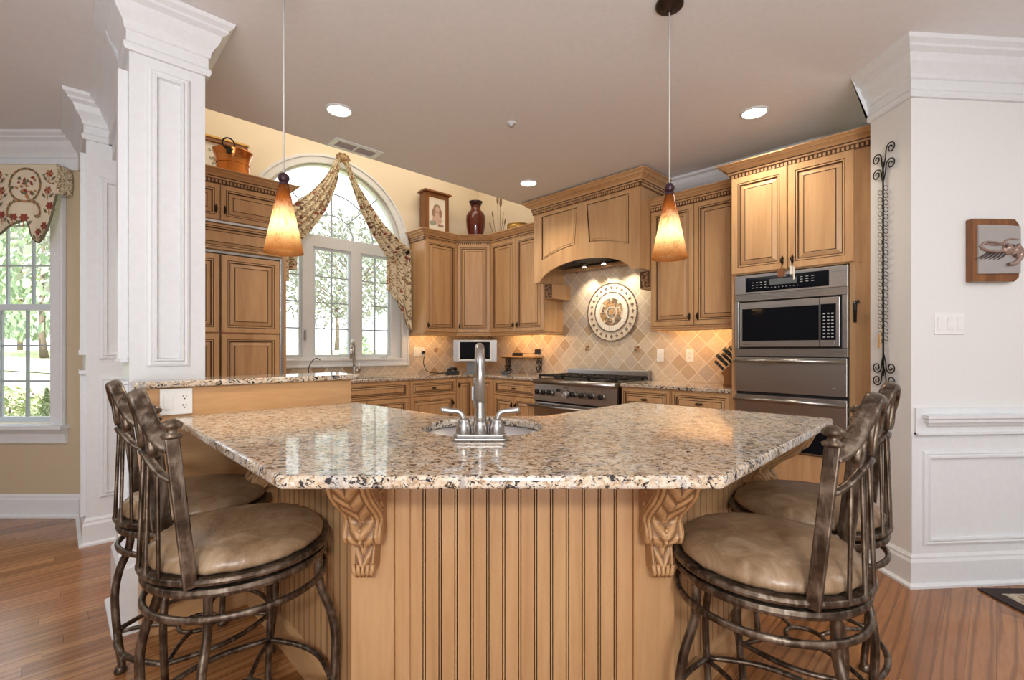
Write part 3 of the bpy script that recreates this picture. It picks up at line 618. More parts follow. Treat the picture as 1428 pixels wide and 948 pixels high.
# ------------------------------------------------------------------ panelled refrigerator and the cabinet above it
FT = -4.05
t = thing('refrigerator', 'built-in refrigerator with raised maple door panels, left of the arched window', 'refrigerator', K(.45, FT), A1)
b = MB(); b.box(0, .868, .0, .72, .08, 2.145); b.build('body', M['maple'], t)
b = MB(); b.box(0, .868, .03, .7, 0, .08); b.build('toe_kick', M['black'], t)
b = MB(); b.box(.87, .90, 0.0, .74, 0, 2.145); b.build('end_panel', M['maple'], t)
b = MB(); b.box(.845, .868, -.03, 0, .08, 1.935); b.box(0, .845, -.028, 0, 1.92, 1.938); b.box(.424, .428, -.012, 0, .08, 1.92); b.build('frame', M['steel_v'], t, bev=.002)
for (x0, x1, nm) in ((.004, .422, 'freezer_door'), (.430, .842, 'door')):
    b = MB(); b.box(x0, x1, -.014, -.002, .1, 1.915); d = b.build(nm, M['maple'], t)
    cdoor(d, x0 + .003, x1 - .003, 1.33, 1.912, -.014, .055, name='panel'); cdoor(d, x0 + .003, x1 - .003, .105, 1.318, -.014, .055, name='panel')
cdoor(t, .002, .866, 1.95, 2.142, 0, .035, name='grille_panel', k=.6)
t = thing('upper_cabinet', 'low maple cabinet above the panelled refrigerator, copper pot on top', 'cabinet', K(.45, FT), A1)
carcass(t, -.02, .90, 2.15, 2.49, .74); cdoor(t, -.015, .424, 2.172, 2.435, 0, .05, .398, 2.25); cdoor(t, .43, .87, 2.172, 2.435, 0, .05, .456, 2.25)
b = MB(); b.box(-.02, .868, -.012, 0, 2.152, 2.168); b.build('light_strip', M['white'], t)
crown_obj(t, [(-.02, 0), (.90, 0), (.90, .70)], 2.44, h=.10, p=.08)
# ------------------------------------------------------------------ base cabinets
BT = -4.28; CZ = .884
def base(name, label, loc, rot, w_, drawers, doors, dep=.53, hollow=False):
    t = thing(name, label, 'cabinet', loc, rot)
    if hollow: b = MB(); b.box(0, w_, 0, .02, .1, CZ); b.box(0, w_, .02, dep, .1, .66); b.build('carcass', M['maple'], t)
    else: carcass(t, 0, w_, .1, CZ, dep)
    b = MB(); b.box(.002, w_ - .002, .06, dep, 0, .1); b.build('toe_kick', M['maple_h'], t)
    for x0, x1, z0, z1, kn in drawers: cdoor(t, x0, x1, z0, z1, 0, .036, (x0 + x1) / 2 if kn else None, (z0 + z1) / 2, False, 'drawer', .5)
    for x0, x1, z0, z1, hx in doors: cdoor(t, x0, x1, z0, z1, 0, .055, hx, z1 - .09)
    return t
base('sink_cabinet', 'maple sink base cabinet under the arched window', K(1.345, BT), A1, 1.30, [(.02, .34, .71, .868, True), (.36, 1.285, .71, .868, False)], [(.02, .34, .11, .70, .3), (.36, .815, .11, .70, .79), (.825, 1.285, .11, .70, .85)], hollow=True)
base('base_cabinet', 'maple base cabinet with one wide drawer, between the sink cabinet and the corner', K(2.65, BT), A1, .60, [(.012, .588, .71, .868, True)], [(.012, .588, .11, .70, .55)])
t = thing('corner_cabinet', 'maple corner base cabinet with two narrow doors meeting at a right angle', 'cabinet', K(3.25, BT), A1)
b = MB(); b.prism([(0, 0), (.265, 0), (.265, -.37), (.79, -.37), (.79, .53), (0, .53)], XY, .1, CZ); b.build('carcass', M['maple'], t)
cdoor(t, .012, .242, .11, .868, 0, .05, .037, .80)
d = door_bm(.024, .355, .11, .868, 0, .05).build('door', MG, t); d.location = (.265, 0, 0); d.rotation_euler = (0, 0, -PI / 2)
base('base_cabinet', 'maple base cabinet with a drawer over two small doors, immediately left of the range', K(3.515, -3.905), A2, .648, [(.012, .636, .71, .868, True)], [(.012, .32, .11, .70, .295), (.328, .636, .11, .70, .353)])
base('base_cabinet', 'maple drawer cabinet immediately right of the range', K(3.515, -2.262), A2, .46, [(.012, .448, .71, .868, True)], [(.012, .448, .11, .70, .40)])
base('base_cabinet', 'maple drawer cabinet against the oven tower, below the knife block', K(3.515, -1.80), A2, .464, [(.012, .452, .71, .868, True)], [(.012, .452, .11, .70, .05)])
# ------------------------------------------------------------------ back counters
sinkh = circ(2.36, 4.50, .24, .15, 28)
b = MB(); b.slab([(1.352, 4.818), (4.048, 4.818), (4.048, 3.252), (3.49, 3.252), (3.49, 4.255), (1.352, 4.255)], [sinkh], XY, CZ + .001, .914)
o = b.build('countertop', M['granite'], bev=.006, seg=3, rotz=A1); tag(o, 'L-shaped granite countertop running under the arched window and around the corner', 'countertop')
b = MB(); b.prism([(0, 0), (.924, 0), (.924, -.558), (0, -.558)], lambda x, y, h: (x, -y, h), CZ + .001, .914); b.bm.transform(Matrix.Translation((0, 0, 0)))
o = b.build('countertop', M['granite'], bev=.006, seg=3, loc=K(3.49, -2.262), rotz=A2); tag(o, 'short granite countertop between the range and the oven tower', 'countertop')
b = MB(); b.lathe([(1.0, -.002), (.99, -.12), (.9, -.17), (.2, -.18), (0, -.18)], (0, 0, 0), 28, M=Matrix(((.24, 0, 0), (0, .15, 0), (0, 0, 1))))
o = b.build('sink', M['sink'], solid=.003, loc=K(2.36, -4.50, CZ), rotz=A1); tag(o, 'undermount stainless sink bowl in the counter below the arched window', 'sink')
# ------------------------------------------------------------------ range hood (local x = t + 3.36)
t = thing('range_hood', 'arched maple range hood with dentil crown above the range', 'range hood', K(3.576, -3.36), A2)
HWD = 1.243; Z0, Z1 = 1.90, 2.66
ax = HWD / 2; aw = ax - .085
arch = [(.085 + 2 * aw * i / 28, 1.90 + .165 * (1 - (2 * i / 28 - 1) ** 2) ** .62 if 0 < i < 28 else 1.90) for i in range(29)]
front = [(0, Z0)] + [(x, z) for x, z in arch] + [(HWD, Z0), (HWD, Z1), (0, Z1)]
def bar_z(x): return 2.095 + .115 * (1 - ((x - ax) / (ax - .04)) ** 2) - .0
def panel(x0, x1, xb0, xb1, zt, e=0):
    n = 10; return [(xb0 + e + (xb1 - xb0 - 2 * e) * i / n, bar_z(xb0 + (xb1 - xb0) * i / n) + e) for i in range(n + 1)] + [(x1 - e, zt - e), (x0 + e, zt - e)]
P1 = (.11, ax - .055, .11, ax - .085, 2.565); P2 = (ax + .055, HWD - .11, ax + .085, HWD - .11, 2.565)
b = MB(); b.slab(front, [panel(*P1), panel(*P2)], XZ, 0, .022, 0, 0, 1); b.build('front_frame', MG, t)
for P_ in (P1, P2):
    b = MB(); b.prism(panel(*P_, -.01), XZ, .016, .021); b.prism(panel(*P_, .012), XZ, .008, .018, 0, 1); b.prism(panel(*P_, .03), XZ, .003, .012); b.build('panel', MG, t)
b = MB(); b.box(0, .022, .022, .474, Z0, Z1); b.box(HWD - .022, HWD, .022, .474, Z0, Z1); b.box(.022, HWD - .022, .44, .474, 2.05, Z1); b.build('side_panels', M['maple'], t)
b = MB(); b.box(.022, HWD - .022, .05, .44, 2.085, 2.105); lin = b.build('liner', M['steel'], t)
b = MB()
for i in range(3):
    for j in range(9): x = .12 + i * .34; b.box(x, x + .30, .07 + j * .03, .088 + j * .03, 2.078, 2.085)
b.build('filter_grille', M['steel_dark'], lin)
b = MB(); b.box(.10, HWD - .10, .40, .44, 2.04, 2.07); b.build('lamp_rail', M['maple_h'], t)
for x in (.40, .64, .88):
    b = MB(); b.lathe([(0, .0), (.022, 0), (.028, .012), (.03, .03), (0, .03)], (x, .33, 2.052), 16, mi=1, mis=[0, 1, 1, 1]); b.build('spot_lamp', [M['halogen'], M['chrome']], t)
    p = K(3.576 + .33, -3.36 + x, 2.04); lamp('hood_spot', 'SPOT', p, 14, (1, .84, .62), (math.radians(8), 0, A2), spot_size=1.75, spot_blend=.7, shadow_soft_size=.02)
for x0 in (.0, HWD - .105):
    b = MB(); b.box(x0, x0 + .105, .172, .474, 1.745, 1.90); sd = b.build('side_block', M['maple'], t, bev=.002)
    b = MB(); b.box(x0 + .008, x0 + .097, .164, .172, 1.755, 1.895, 1)
    rnd = random.Random(4)
    for i in range(12):
        cx, cz = x0 + .0525 + .026 * math.sin(i * 1.9), 1.768 + i * .0098
        b.tube([(cx + r_, .161, cz + q_) for r_, q_ in spiral(.004, .013, i, .9, 8)], .0032, seg=5)
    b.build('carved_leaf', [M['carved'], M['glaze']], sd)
crown_obj(t, [(0, .40), (0, 0), (HWD, 0), (HWD, .40)], 2.60, h=.125, p=.095)
# ------------------------------------------------------------------ range (local x = t + 3.245)
t = thing('range', 'stainless professional gas range with black knobs under the maple hood', 'range', K(3.46, -3.243), A2)
RWD = .968
b = MB(); b.box(.0, RWD, .03, .59, .12, .885); b.build('body', M['steel_dark'], t)
for x in (.05, RWD - .05):
    for y in (.1, .52):
        b = MB(); b.lathe([(0, 0), (.022, 0), (.022, .02), (.016, .03), (.016, .12), (0, .12)], (x, y, 0), 14); b.build('leg', M['steel_v'], t)
b = MB(); b.prism([(-.005, .70), (.03, .70), (.03, .872), (.012, .872)], YZ, 0, RWD); cp = b.build('control_panel', M['steel'], t, bev=.002)
b = MB(); b.tube([(0, -.012, .890), (RWD, -.012, .890)], .024, seg=16); b.box(0, RWD, -.012, .59, .872, .914); b.build('front_rail', M['steel'], t)
def facing(x, z, y=-.003): return Matrix.Translation((x, y, z)) @ Matrix.Rotation(PI / 2, 4, 'X')
kx = [.055, .135, .215, .50, .60, .705, .815]
for x in kx:
    b = MB(); b.lathe([(0, .0), (.03, 0), (.03, .004), (.0, .004)], (0, 0, 0), 20); b.bm.transform(facing(x, .785)); bz = b.build('knob', M['chrome'], t)
    b = MB(); b.lathe([(0, .004), (.025, .004), (.024, .03), (.02, .036), (0, .036)], (0, 0, 0), 20); b.box(-.004, .004, -.024, .024, .034, .044); b.bm.transform(facing(x, .785)); b.build('knob_grip', M['black'], bz)
b = MB(); b.lathe([(0, 0), (.042, 0), (.042, .012), (.036, .014), (.034, .008), (0, .008)], (0, 0, 0), 28); b.bm.transform(facing(.405, .785)); g = b.build('oven_gauge', M['chrome'], t)
b = MB(); b.lathe([(0, .009), (.033, .009), (0, .0095)], (0, 0, 0), 24); b.bm.transform(facing(.405, .785)); b.build('gauge_face', M['plate'], g)
b = MB(); b.box(-.002, .002, 0, .026, .0095, .011)
for i in range(10): b.obox(Matrix.Rotation(i * .55 - 2.5, 4, 'Z') @ Matrix.Translation((0, .028, .010)), .003, .007, .001)
b.bm.transform(facing(.405, .785)); b.build('gauge_needle', M['black'], g)
b = MB(); b.box(.30, .325, -.014, .0, .80, .825); b.build('rocker_switch', M['black'], cp)
b = MB()
for x in kx: b.box(x - .004, x + .004, .005, .0095, .835, .842)
b.box(.375, .435, .004, .0095, .838, .844); b.build('marks', M['steel_dark'], cp)
b = MB(); b.box(.012, RWD - .012, -.02, .03, .22, .685); od = b.build('oven_door', M['steel'], t, bev=.005)
b = MB(); b.tube([(-.012, -.085, .655), (RWD - .02, -.085, .655)], .014, seg=14)
for x in (.06, RWD - .1): b.box(x - .012, x + .012, -.085, -.015, .645, .665)
b.build('handle', M['steel'], od)
b = MB(); b.box(.2, .75, -.023, -.02, .32, .56); b.build('oven_window', M['blackglass'], od)
b = MB(); b.box(.012, RWD - .012, .0, .03, .13, .21); b.build('kick_plate', M['steel'], t)
b = MB(); b.box(.02, RWD - .02, .03, .50, .912, .918); b.build('cooktop', M['steel_dark'], t)
for gx in range(3):
    x0 = .03 + gx * .306; b = MB()
    for yy in (.05, .27, .49): b.box(x0, x0 + .29, yy - .007, yy + .007, .938, .954)
    for xx in (0, .29): b.box(x0 + xx - .007, x0 + xx + .007, .043, .497, .938, .954)
    for yc in (.16, .38):
        for a_ in range(4):
            c_, s_ = math.cos(a_ * PI / 2 + PI / 4), math.sin(a_ * PI / 2 + PI / 4); b.tube([(x0 + .145 + c_ * .04, yc + s_ * .04, .952), (x0 + .145 + c_ * .15, yc + s_ * .11, .947)], .007, seg=6)
    for xx in (0, .29):
        for yy in (.05, .49): b.box(x0 + xx - .008, x0 + xx + .008, yy - .008, yy + .008, .918, .938)
    gr = b.build('grate', M['iron'], t)
    for yc in (.16, .38):
        b = MB(); b.lathe([(0, .918), (.05, .918), (.048, .930), (.036, .932), (.036, .942), (0, .944)], (x0 + .145, yc, 0), 18); b.build('burner', M['black'], gr)
b = MB(); b.prism([(.525, .914), (.59, .914), (.59, 1.005), (.53, 1.005), (.525, .99), (.522, .955)], YZ, 0, RWD); bg_ = b.build('backguard', M['steel'], t, bev=.003)
b = MB(); b.box(.02, RWD - .03, .518, .526, .945, .955); b.build('vent_slot', M['black'], bg_)
# ------------------------------------------------------------------ island
IZ = .914
top = [(-.532, 1.066), (.481, 1.066), (1.345, 1.965), (.685, 2.60), (.145, 2.05), (-.285, 2.05), kp(1.165, -2.458), kp(.355, -2.458)]
b = MB(); b.slab(top, [circ(-.11, 1.765, .222, .212, 40)], XY, IZ - .032, IZ)
o = b.build('island_countertop', M['granite'], bev=.009, seg=3); tag(o, 'large polished granite island top with a round prep sink', 'countertop')
def beadboard(b, x0, x1, z0, z1, y, pitch=.0467):
    n = max(1, round((x1 - x0) / pitch)); p = (x1 - x0) / n; prof = []
    for i in range(n):
        a = x0 + i * p; prof += [(a, y, 0), (a + p - .0105, y, 0), (a + p - .0098, y + .0035, 1), (a + p - .0082, y + .0035, 1), (a + p - .0074, y, 1), (a + p - .0032, y, 0), (a + p - .0025, y + .0035, 1), (a + p - .0008, y + .0035, 1)]
    prof.append((x1, y, 1))
    lo = [b.v(x, yy, z0) for x, yy, m in prof]; hi = [b.v(x, yy, z1) for x, yy, m in prof]
    for i in range(len(prof) - 1): b.face([lo[i], lo[i + 1], hi[i + 1], hi[i]], prof[i + 1][2])
IB = thing('island_cabinet', 'maple beadboard kitchen island carrying the big granite top', 'island', (0, 0, 0))
zb = IZ - .034
b = MB(); b.prism([(-.48, 1.47), (.46, 1.485), kp(2.22, -.747), kp(2.22, -1.37), (.125, 2.02), (-.265, 2.02), kp(1.13, -2.455), kp(.672, -2.455)], XY, .0, zb)
b.bm.normal_update(); bm_faces = [f for f in b.bm.faces if abs(f.normal.z) > .9 and f.calc_center_median().z > .5]; bmesh.ops.delete(b.bm, geom=bm_faces, context='FACES')
b.build('carcass', M['maple'], IB)
b = MB(); beadboard(b, -.316, .325, .12, zb, 1.455, .0512); b.box(-.316, .325, 1.4585, 1.47, .0, zb); b.build('beadboard_panel', MG, IB)
for x0, x1, x2, x3 in ((-.491, -.360, -.360, -.314), (.371, .4956, .323, .371)):
    b = MB(); b.box(x0, x1, 1.43, 1.49, .0, zb); b.box(x2, x3, 1.442, 1.49, 0, zb); b.build('post', M['maple'], IB, bev=.003)
b = MB(); b.sweep([(-.316, 1.455), (.325, 1.455)], [(0, 0), (.014, 0), (.014, .10), (.006, .118), (0, .12)][::-1]); b.build('base_trim', M['maple_h'], IB)
def side_run(p, q, n_):
    P, Q = Vector((*p, 0)), Vector((*q, 0)); d = Q - P; L = d.length; ang = math.atan2(d.y, d.x)
    b = MB(); beadboard(b, .0, L, .12, zb, 0, .0512); b.box(0, L, .0035, .012, 0, zb); o = b.build('beadboard_panel', MG, IB); o.location = P; o.rotation_euler = (0, 0, ang)
    b = MB(); b.sweep([(0, 0), (L, 0)], [(0, 0), (.016, 0), (.016, .012), (.014, .10), (.006, .118), (0, .12)][::-1]); o = b.build('base_trim', M['maple_h'], IB); o.location = P; o.rotation_euler = (0, 0, ang)
side_run(kp(.660, -2.455), (-.487, 1.458), 0); side_run((.462, 1.472), kp(2.21, -.735), 0)
b = MB(); b.box(0, .62, -.012, .0, .0, zb); o = b.build('end_panel', M['maple'], IB); o.location = K(2.222, -.747); o.rotation_euler = (0, 0, A2 + PI)
# carved corbels: local x across, y into the post, z up, origin under the top
def corbel_mesh():
    b = MB(); Wd = .044
    D = [(0, .205), (.02, .20), (.05, .182), (.08, .150), (.105, .115), (.125, .088), (.14, .074), (.15, .072), (.165, .082), (.18, .086), (.195, .078), (.205, .058), (.215, .050), (.235, .056), (.255, .060), (.275, .056), (.288, .042), (.295, .02), (.298, 0)]
    def wd(v): return Wd * (1 if v < .2 else .66 - .1 * (v - .2) / .1) * (1 - .75 * max(0, (v - .28) / .018) ** 2)
    def f(u, v):
        h = v * .298; x = (u * 2 - 1); d = interp(D, h); e = abs(x)
        leaf = .010 * math.cos(min(1, e * 1.25) * PI / 2) + .0035 * math.sin(150 * (h + e * .05)) * (1 if e < .78 else 0) - (.004 if e < .05 else 0) + (.006 if .80 < e < .95 else 0)
        return (x * wd(h), -(d + leaf * (1 if h < .285 else .2)), -h)
    def carve(i, j):
        e = abs((i + .5) / 28 * 2 - 1); h = (j + .5) / 170 * .298; return 1 if (e < .76 and math.sin(150 * (h + e * .05)) < -.72) or .73 < e < .79 else 0
    b.grid(f, 28, 170, mfun=carve)
    for sx in (-1, 1):
        n = 44; fr = [b.v(sx * wd(.298 * i / n), -interp(D, .298 * i / n) - .001, -.298 * i / n) for i in range(n + 1)]; bk = [b.v(sx * wd(.298 * i / n), 0, -.298 * i / n) for i in range(n + 1)]
        for i in range(n): b.face([fr[i], fr[i + 1], bk[i + 1], bk[i]], 0)
        X = sx * (Wd + .001)
        b.tube([(X, -(interp(D, h_) - .016), -h_) for h_ in [.002 + .004 * i for i in range(38)]], .0055, .0055, seg=6)
        b.tube([(X, -(interp(D, h_) - .034), -h_) for h_ in [.002 + .004 * i for i in range(32)]], .0045, seg=6)
        b.tube([(X, -.054 + p, -.178 + q) for p, q in spiral(.026, .005, 1.2, 1.7, 30)], .0055, seg=6)
        for k in range(4): b.tube([(X, -.008 - .012 * k, -.03 - .03 * k), (X, -.03 - .012 * k, -.022 - .026 * k), (X, -.055 - .010 * k, -.03 - .022 * k)][: 3 if k < 3 else 2], .0045, seg=6)
    A = Matrix(((0, 0, 1), (1, 0, 0), (0, 1, 0)))
    b.lathe([(0, -Wd - .005), (.020, -Wd - .005), (.027, -Wd), (.024, -.028), (.031, -.018), (.027, 0), (.031, .018), (.024, .028), (.027, Wd), (.020, Wd + .005), (0, Wd + .005)], (0, -.058, -.180), 20, M=A)
    for i in range(4): b.sphere((0, -.092 + .001 * i, -.162 - .010 * i), .0055, seg=8)
    for i in range(5): b.tube([((i - 2) * .013, -.064, -.255), ((i - 2) * .011, -.068, -.275), ((i - 2) * .009, -.050, -.290)], .0055, seg=6)
    bmesh.ops.recalc_face_normals(b.bm, faces=b.bm.faces[:])
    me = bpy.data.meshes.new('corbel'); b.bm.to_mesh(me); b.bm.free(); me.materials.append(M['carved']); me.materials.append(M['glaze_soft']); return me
cm = corbel_mesh()
def corbel(loc, rot):
    o = bpy.data.objects.new('corbel', cm); C.objects.link(o); o.parent = IB; o.location = loc; o.rotation_euler = (0, 0, rot); o.scale = (1.12, 1.15, 1.17)
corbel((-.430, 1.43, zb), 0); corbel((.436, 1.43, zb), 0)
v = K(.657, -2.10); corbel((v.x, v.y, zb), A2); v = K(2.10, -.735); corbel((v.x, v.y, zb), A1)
# prep sink and its faucet
b = MB(); b.lathe([(1.0, 0), (.995, -.09), (.93, -.135), (.5, -.155), (.12, -.16), (.12, -.168), (0, -.168)], (0, 0, 0), 40, M=Matrix(((.226, 0, 0), (0, .216, 0), (0, 0, 1))))
o = b.build('prep_sink', M['sink'], solid=.003, loc=(-.11, 1.765, IZ - .032)); tag(o, 'round stainless prep sink sunk in the island granite', 'sink')
t = thing('faucet', 'tall two-lever brushed nickel faucet standing in front of the island prep sink', 'faucet', (-.101, 1.492, IZ))
b = MB(); pl = [(-.082, -.028), (.082, -.028), (.088, 0), (.082, .028), (-.082, .028), (-.088, 0)]
b.prism([(-.078, -.030), (.078, -.030), (.090, -.012), (.090, .012), (.078, .030), (-.078, .030), (-.090, .012), (-.090, -.012)], XY, 0, .010); b.prism([(x * .93, y * .85) for x, y in [(-.078, -.030), (.078, -.030), (.090, -.012), (.090, .012), (.078, .030), (-.078, .030), (-.090, .012), (-.090, -.012)]], XY, .010, .022)
b.build('base_plate', M['chrome'], t, bev=.004, seg=3)
b = MB(); b.lathe([(.024, .02), (.026, .035), (.022, .055), (.019, .062), (.021, .066), (.017, .085), (.0155, .12)], (0, 0, 0), 24)
gp = [(0, 0, .10), (0, 0, .235)] + [(-.007 * (1 - math.cos(a_)), .075 - .075 * math.cos(a_), .235 + .060 * math.sin(a_)) for a_ in [PI * i / 14 for i in range(1, 14)]] + [(-.014, .15, .235), (-.015, .152, .18)]
b.tube(gp, .0155, seg=18, up=(1, 0, 0)); b.build('spout', M['chrome'], t)
b = MB(); b.lathe([(.016, .085), (.019, .09), (.021, .12), (.0195, .185), (.0165, .19), (.016, .085)], (-.015, .152, 0), 20); hd = b.build('spray_head', M['chrome'], t)
b = MB(); b.box(-.039, -.032, .138, .152, .11, .16); b.build('button', M['grey_plastic'], hd, bev=.002)
for sx in (-1, 1):
    b = MB(); b.lathe([(.024, .02), (.0255, .03), (.022, .05), (.019, .056), (.0195, .062), (.015, .068), (0, .07)], (sx * .052, 0, 0), 22)
    pts = smooth_path([(sx * .052, 0, .055), (sx * .058, 0, .080), (sx * .072, 0, .091), (sx * .092, 0, .093), (sx * .116, 0, .096)], 5)
    b.tube(pts, [.011 - .003 * math.sin(PI * i / (len(pts) - 1)) for i in range(len(pts))], seg=12); b.sphere((sx * .117, 0, .096), .0105, seg=12); b.build('lever', M['chrome'], t)
# raised bar
b = MB(); b.box(.252, 1.16, 2.462, 2.60, 0, 1.038)
o = b.build('half_wall', M['maple_h'], rotz=A1, bev=.002); tag(o, 'maple clad half wall under the raised granite bar', 'half wall')
b = MB(); b.prism([(.226, 2.44), (1.195, 2.44), (1.21, 2.455), (1.21, 2.76), (.512, 2.76), (.512, 2.604), (.226, 2.604)], XY, 1.039, 1.067)
o = b.build('bar_countertop', M['granite'], bev=.009, seg=3, rotz=A1); tag(o, 'narrow raised granite bar top running out from the column', 'countertop')
def plate(name, label, loc, rot, w_, h_, kinds, group=None):
    """wall plate; kinds: 'r' rocker, 'o' duplex outlet, '-' blank"""
    t = thing(name, label, 'wall plate', loc, rot, group); b = MB(); b.box(-w_ / 2, w_ / 2, -.006, -.0005, -h_ / 2, h_ / 2); b.build('plate', M['plate'], t, bev=.003)
    n = len(kinds); pw = w_ / n
    for i, k_ in enumerate(kinds):
        cx = -w_ / 2 + pw * (i + .5)
        if k_ == 'r':
            b = MB(); b.box(cx - .0175, cx + .0175, -.007, -.006, -.034, .034); s_ = b.build('switch_frame', M['wall_white'], t); b = MB(); b.prism([(-.007, -.031), (-.0085, -.031), (-.012, .031), (-.007, .031)], YZ, cx - .0150, cx + .0150); b.build('rocker', M['plate'], s_)
        if k_ == 'o':
            for dz in (-.019, .019):
                b = MB(); b.prism(circ(cx, dz, .0155, .014, 16), XZ, -.008, -.006); r_ = b.build('receptacle', M['plate'], t)
                b = MB(); b.box(cx - .0075, cx - .0050, -.0084, -.008, dz - .001, dz + .008); b.box(cx + .0045, cx + .0070, -.0084, -.008, dz - .001, dz + .007); b.prism(circ(cx, dz - .007, .003, n=8), XZ, -.0084, -.008); b.build('slots', M['plate_dark'], r_)
    return t
plate('outlet_plate', 'double wall plate with rocker switch and outlet on the half wall', K(.37, -2.46, .978), A1, .116, .112, 'ro')
plate('light_switch', 'white dimmer switch plate on the tiles right of the range', K(4.05, -2.184, 1.15), A2, .07, .114, 'r')
plate('outlet_plate', 'white outlet plate on the tiles below the right wall cabinet', K(4.05, -1.90, 1.15), A2, .07, .114, 'o')
plate('outlet_plate', 'white outlet plate on the tiles above the shelf, black adapter plugged in', K(4.05, -3.72, 1.155), A2, .07, .114, 'o')
plate('outlet_plate', 'wide white outlet plate beside the arched window with a cord plugged in', K(3.117, WT + .01, 1.178), A1, .15, .112, 'ro')
plate('light_switch', 'triple rocker switch plate on the white wall under the stone plaque', (2.237, rw(2.237), 1.335), math.atan(.08), .166, .112, 'rrr')
# faucets at the window sink
t = thing('faucet', 'brushed nickel gooseneck faucet at the sink under the arched window', 'faucet', K(2.245, -4.70, .914), A1)
b = MB(); b.lathe([(.03, 0), (.03, .008), (.022, .02), (.02, .10), (.017, .11), (0, .11)], (0, 0, 0), 20); b.build('body', M['chrome'], t)
b = MB(); b.tube([(0, 0, .09), (0, 0, .30)] + [(-.035 + .035 * math.cos(a_), -.045 + .045 * math.cos(a_), .30 + .085 * math.sin(a_)) for a_ in [PI * i / 12 for i in range(1, 12)]] + [(-.07, -.09, .29)], .0125, seg=12); b.build('spout', M['chrome'], t)
b = MB(); b.tube([(-.07, -.09, .30), (-.072, -.093, .26), (-.076, -.098, .20)], [.014, .018, .020], seg=12); b.build('spray_head', M['chrome'], t)
b = MB(); b.tube([(.0, 0, .07), (.06, 0, .07)], .014, seg=12); b.tube([(.055, 0, .07), (.06, 0, .10), (.058, 0, .145)], [.012, .009, .006], seg=10); b.build('lever', M['chrome'], t)
o = MB(); o.lathe([(.016, 0), (.016, .01), (.008, .02), (.0, .02)], (0, 0, 0), 12); o.tube(smooth_path([(0, 0, .0), (0, 0, .11), (.03, -.01, .18), (.07, -.02, .205), (.10, -.03, .185)], 5), .0045, seg=8)
o = o.build('filter_faucet', M['steel_dark'], loc=K(1.77, -4.68, .914), rotz=A1); tag(o, 'thin dark water filter spout near the refrigerator end of the window counter', 'faucet')
# ------------------------------------------------------------------ bar stool (local +x faces the counter)
t = thing('bar_stool', 'bar stool with tan leather seat nearest the camera at the island\'s left side', 'bar stool', (0, 0, 0), 0)
R_ = .24
b = MB(); b.lathe([(0, .690), (.06, .689), (.12, .686), (.17, .679), (.203, .670), (.222, .656), (.232, .642), (.233, .631), (.226, .622), (.2, .620), (0, .620)], (0, 0, 0), 64)
for v in b.bm.verts:
    r = math.hypot(v.co.x, v.co.y)
    if r > .15 and v.co.z > .621: a_ = math.atan2(v.co.y, v.co.x); f_ = min(1, (r - .15) / .08); v.co.z += .0022 * f_ * math.sin(31 * a_ + 2 * math.sin(5 * a_)); v.co.x *= 1 + .004 * f_ * math.sin(17 * a_); v.co.y *= 1 + .004 * f_ * math.sin(17 * a_)
b.build('seat_cushion', M['leather'], t)
def ring(r0, r1, z0, z1): b = MB(); b.lathe([(r0, z0), (r1, z0), (r1 + .003, (z0 + z1) / 2), (r1, z1), (r0, z1)], (0, 0, 0), 56, closed=True, smooth=False); return b
ring(.195, .250, .602, .620).build('seat_ring', M['stool'], t, bev=.003)
b = MB(); b.lathe([(0, .592), (.20, .592), (.20, .603), (0, .603)], (0, 0, 0), 32); b.build('swivel_plate', M['black'], t)
ring(.19, .242, .568, .590).build('base_ring', M['stool'], t, bev=.003)
LP = [(.222, .572), (.223, .52), (.226, .475), (.238, .435), (.256, .39), (.268, .34), (.274, .285), (.272, .22), (.266, .15), (.258, .08), (.252, .035), (.255, .012)]
for k in range(4):
    a_ = PI / 4 + .22 + k * PI / 2; c_, s_ = math.cos(a_), math.sin(a_); b = MB()
    b.tube(smooth_path([(r * c_, r * s_, z) for r, z in LP], 4), .0135, .011, seg=10, up=(-s_, c_, 0)); lg = b.build('leg', M['stool'], t)
    b = MB(); b.lathe([(0, 0), (.019, 0), (.021, .008), (.016, .02), (.011, .026), (0, .026)], (.256 * c_, .256 * s_, 0), 14); b.build('foot_glide', M['stool'], lg)
b = MB(); b.tube([(.238 * math.cos(2 * PI * i / 48), .238 * math.sin(2 * PI * i / 48), .512) for i in range(48)], .0085, .011, seg=8, closed=True, up=(0, 0, 1)); b.build('stretcher_ring', M['stool'], t)
b = MB()
for k in range(4):
    a0 = PI / 4 + .22 + k * PI / 2; P0 = Vector((.262 * math.cos(a0), .262 * math.sin(a0), .16)); P1_ = Vector((.262 * math.cos(a0 + PI / 2), .262 * math.sin(a0 + PI / 2), .16)); mid = (P0 + P1_) / 2; n_ = Vector((mid.x, mid.y, 0)).normalized()
    b.tube([P0.lerp(P1_, i / 14) + n_ * (.052 * math.sin(PI * i / 14)) for i in range(15)], .010, .0085, seg=8, up=(0, 0, 1))
b.build('footrest', M['stool'], t)
b = MB()
for k in range(4):
    a0 = PI / 4 + .22 + k * PI / 2; b.tube([(r * math.cos(a0), r * math.sin(a0), .150 + .012 * math.sin(PI * (r - .06) / .2)) for r in [.06 + .20 * i / 8 for i in range(9)]], .008, seg=8)
b.tube([(.062 * math.cos(2 * PI * i / 24), .062 * math.sin(2 * PI * i / 24), .150) for i in range(24)], .008, seg=8, closed=True); b.build('cross_stretcher', M['stool'], t)
def lean(z): return .038 * (z - .61) / .38
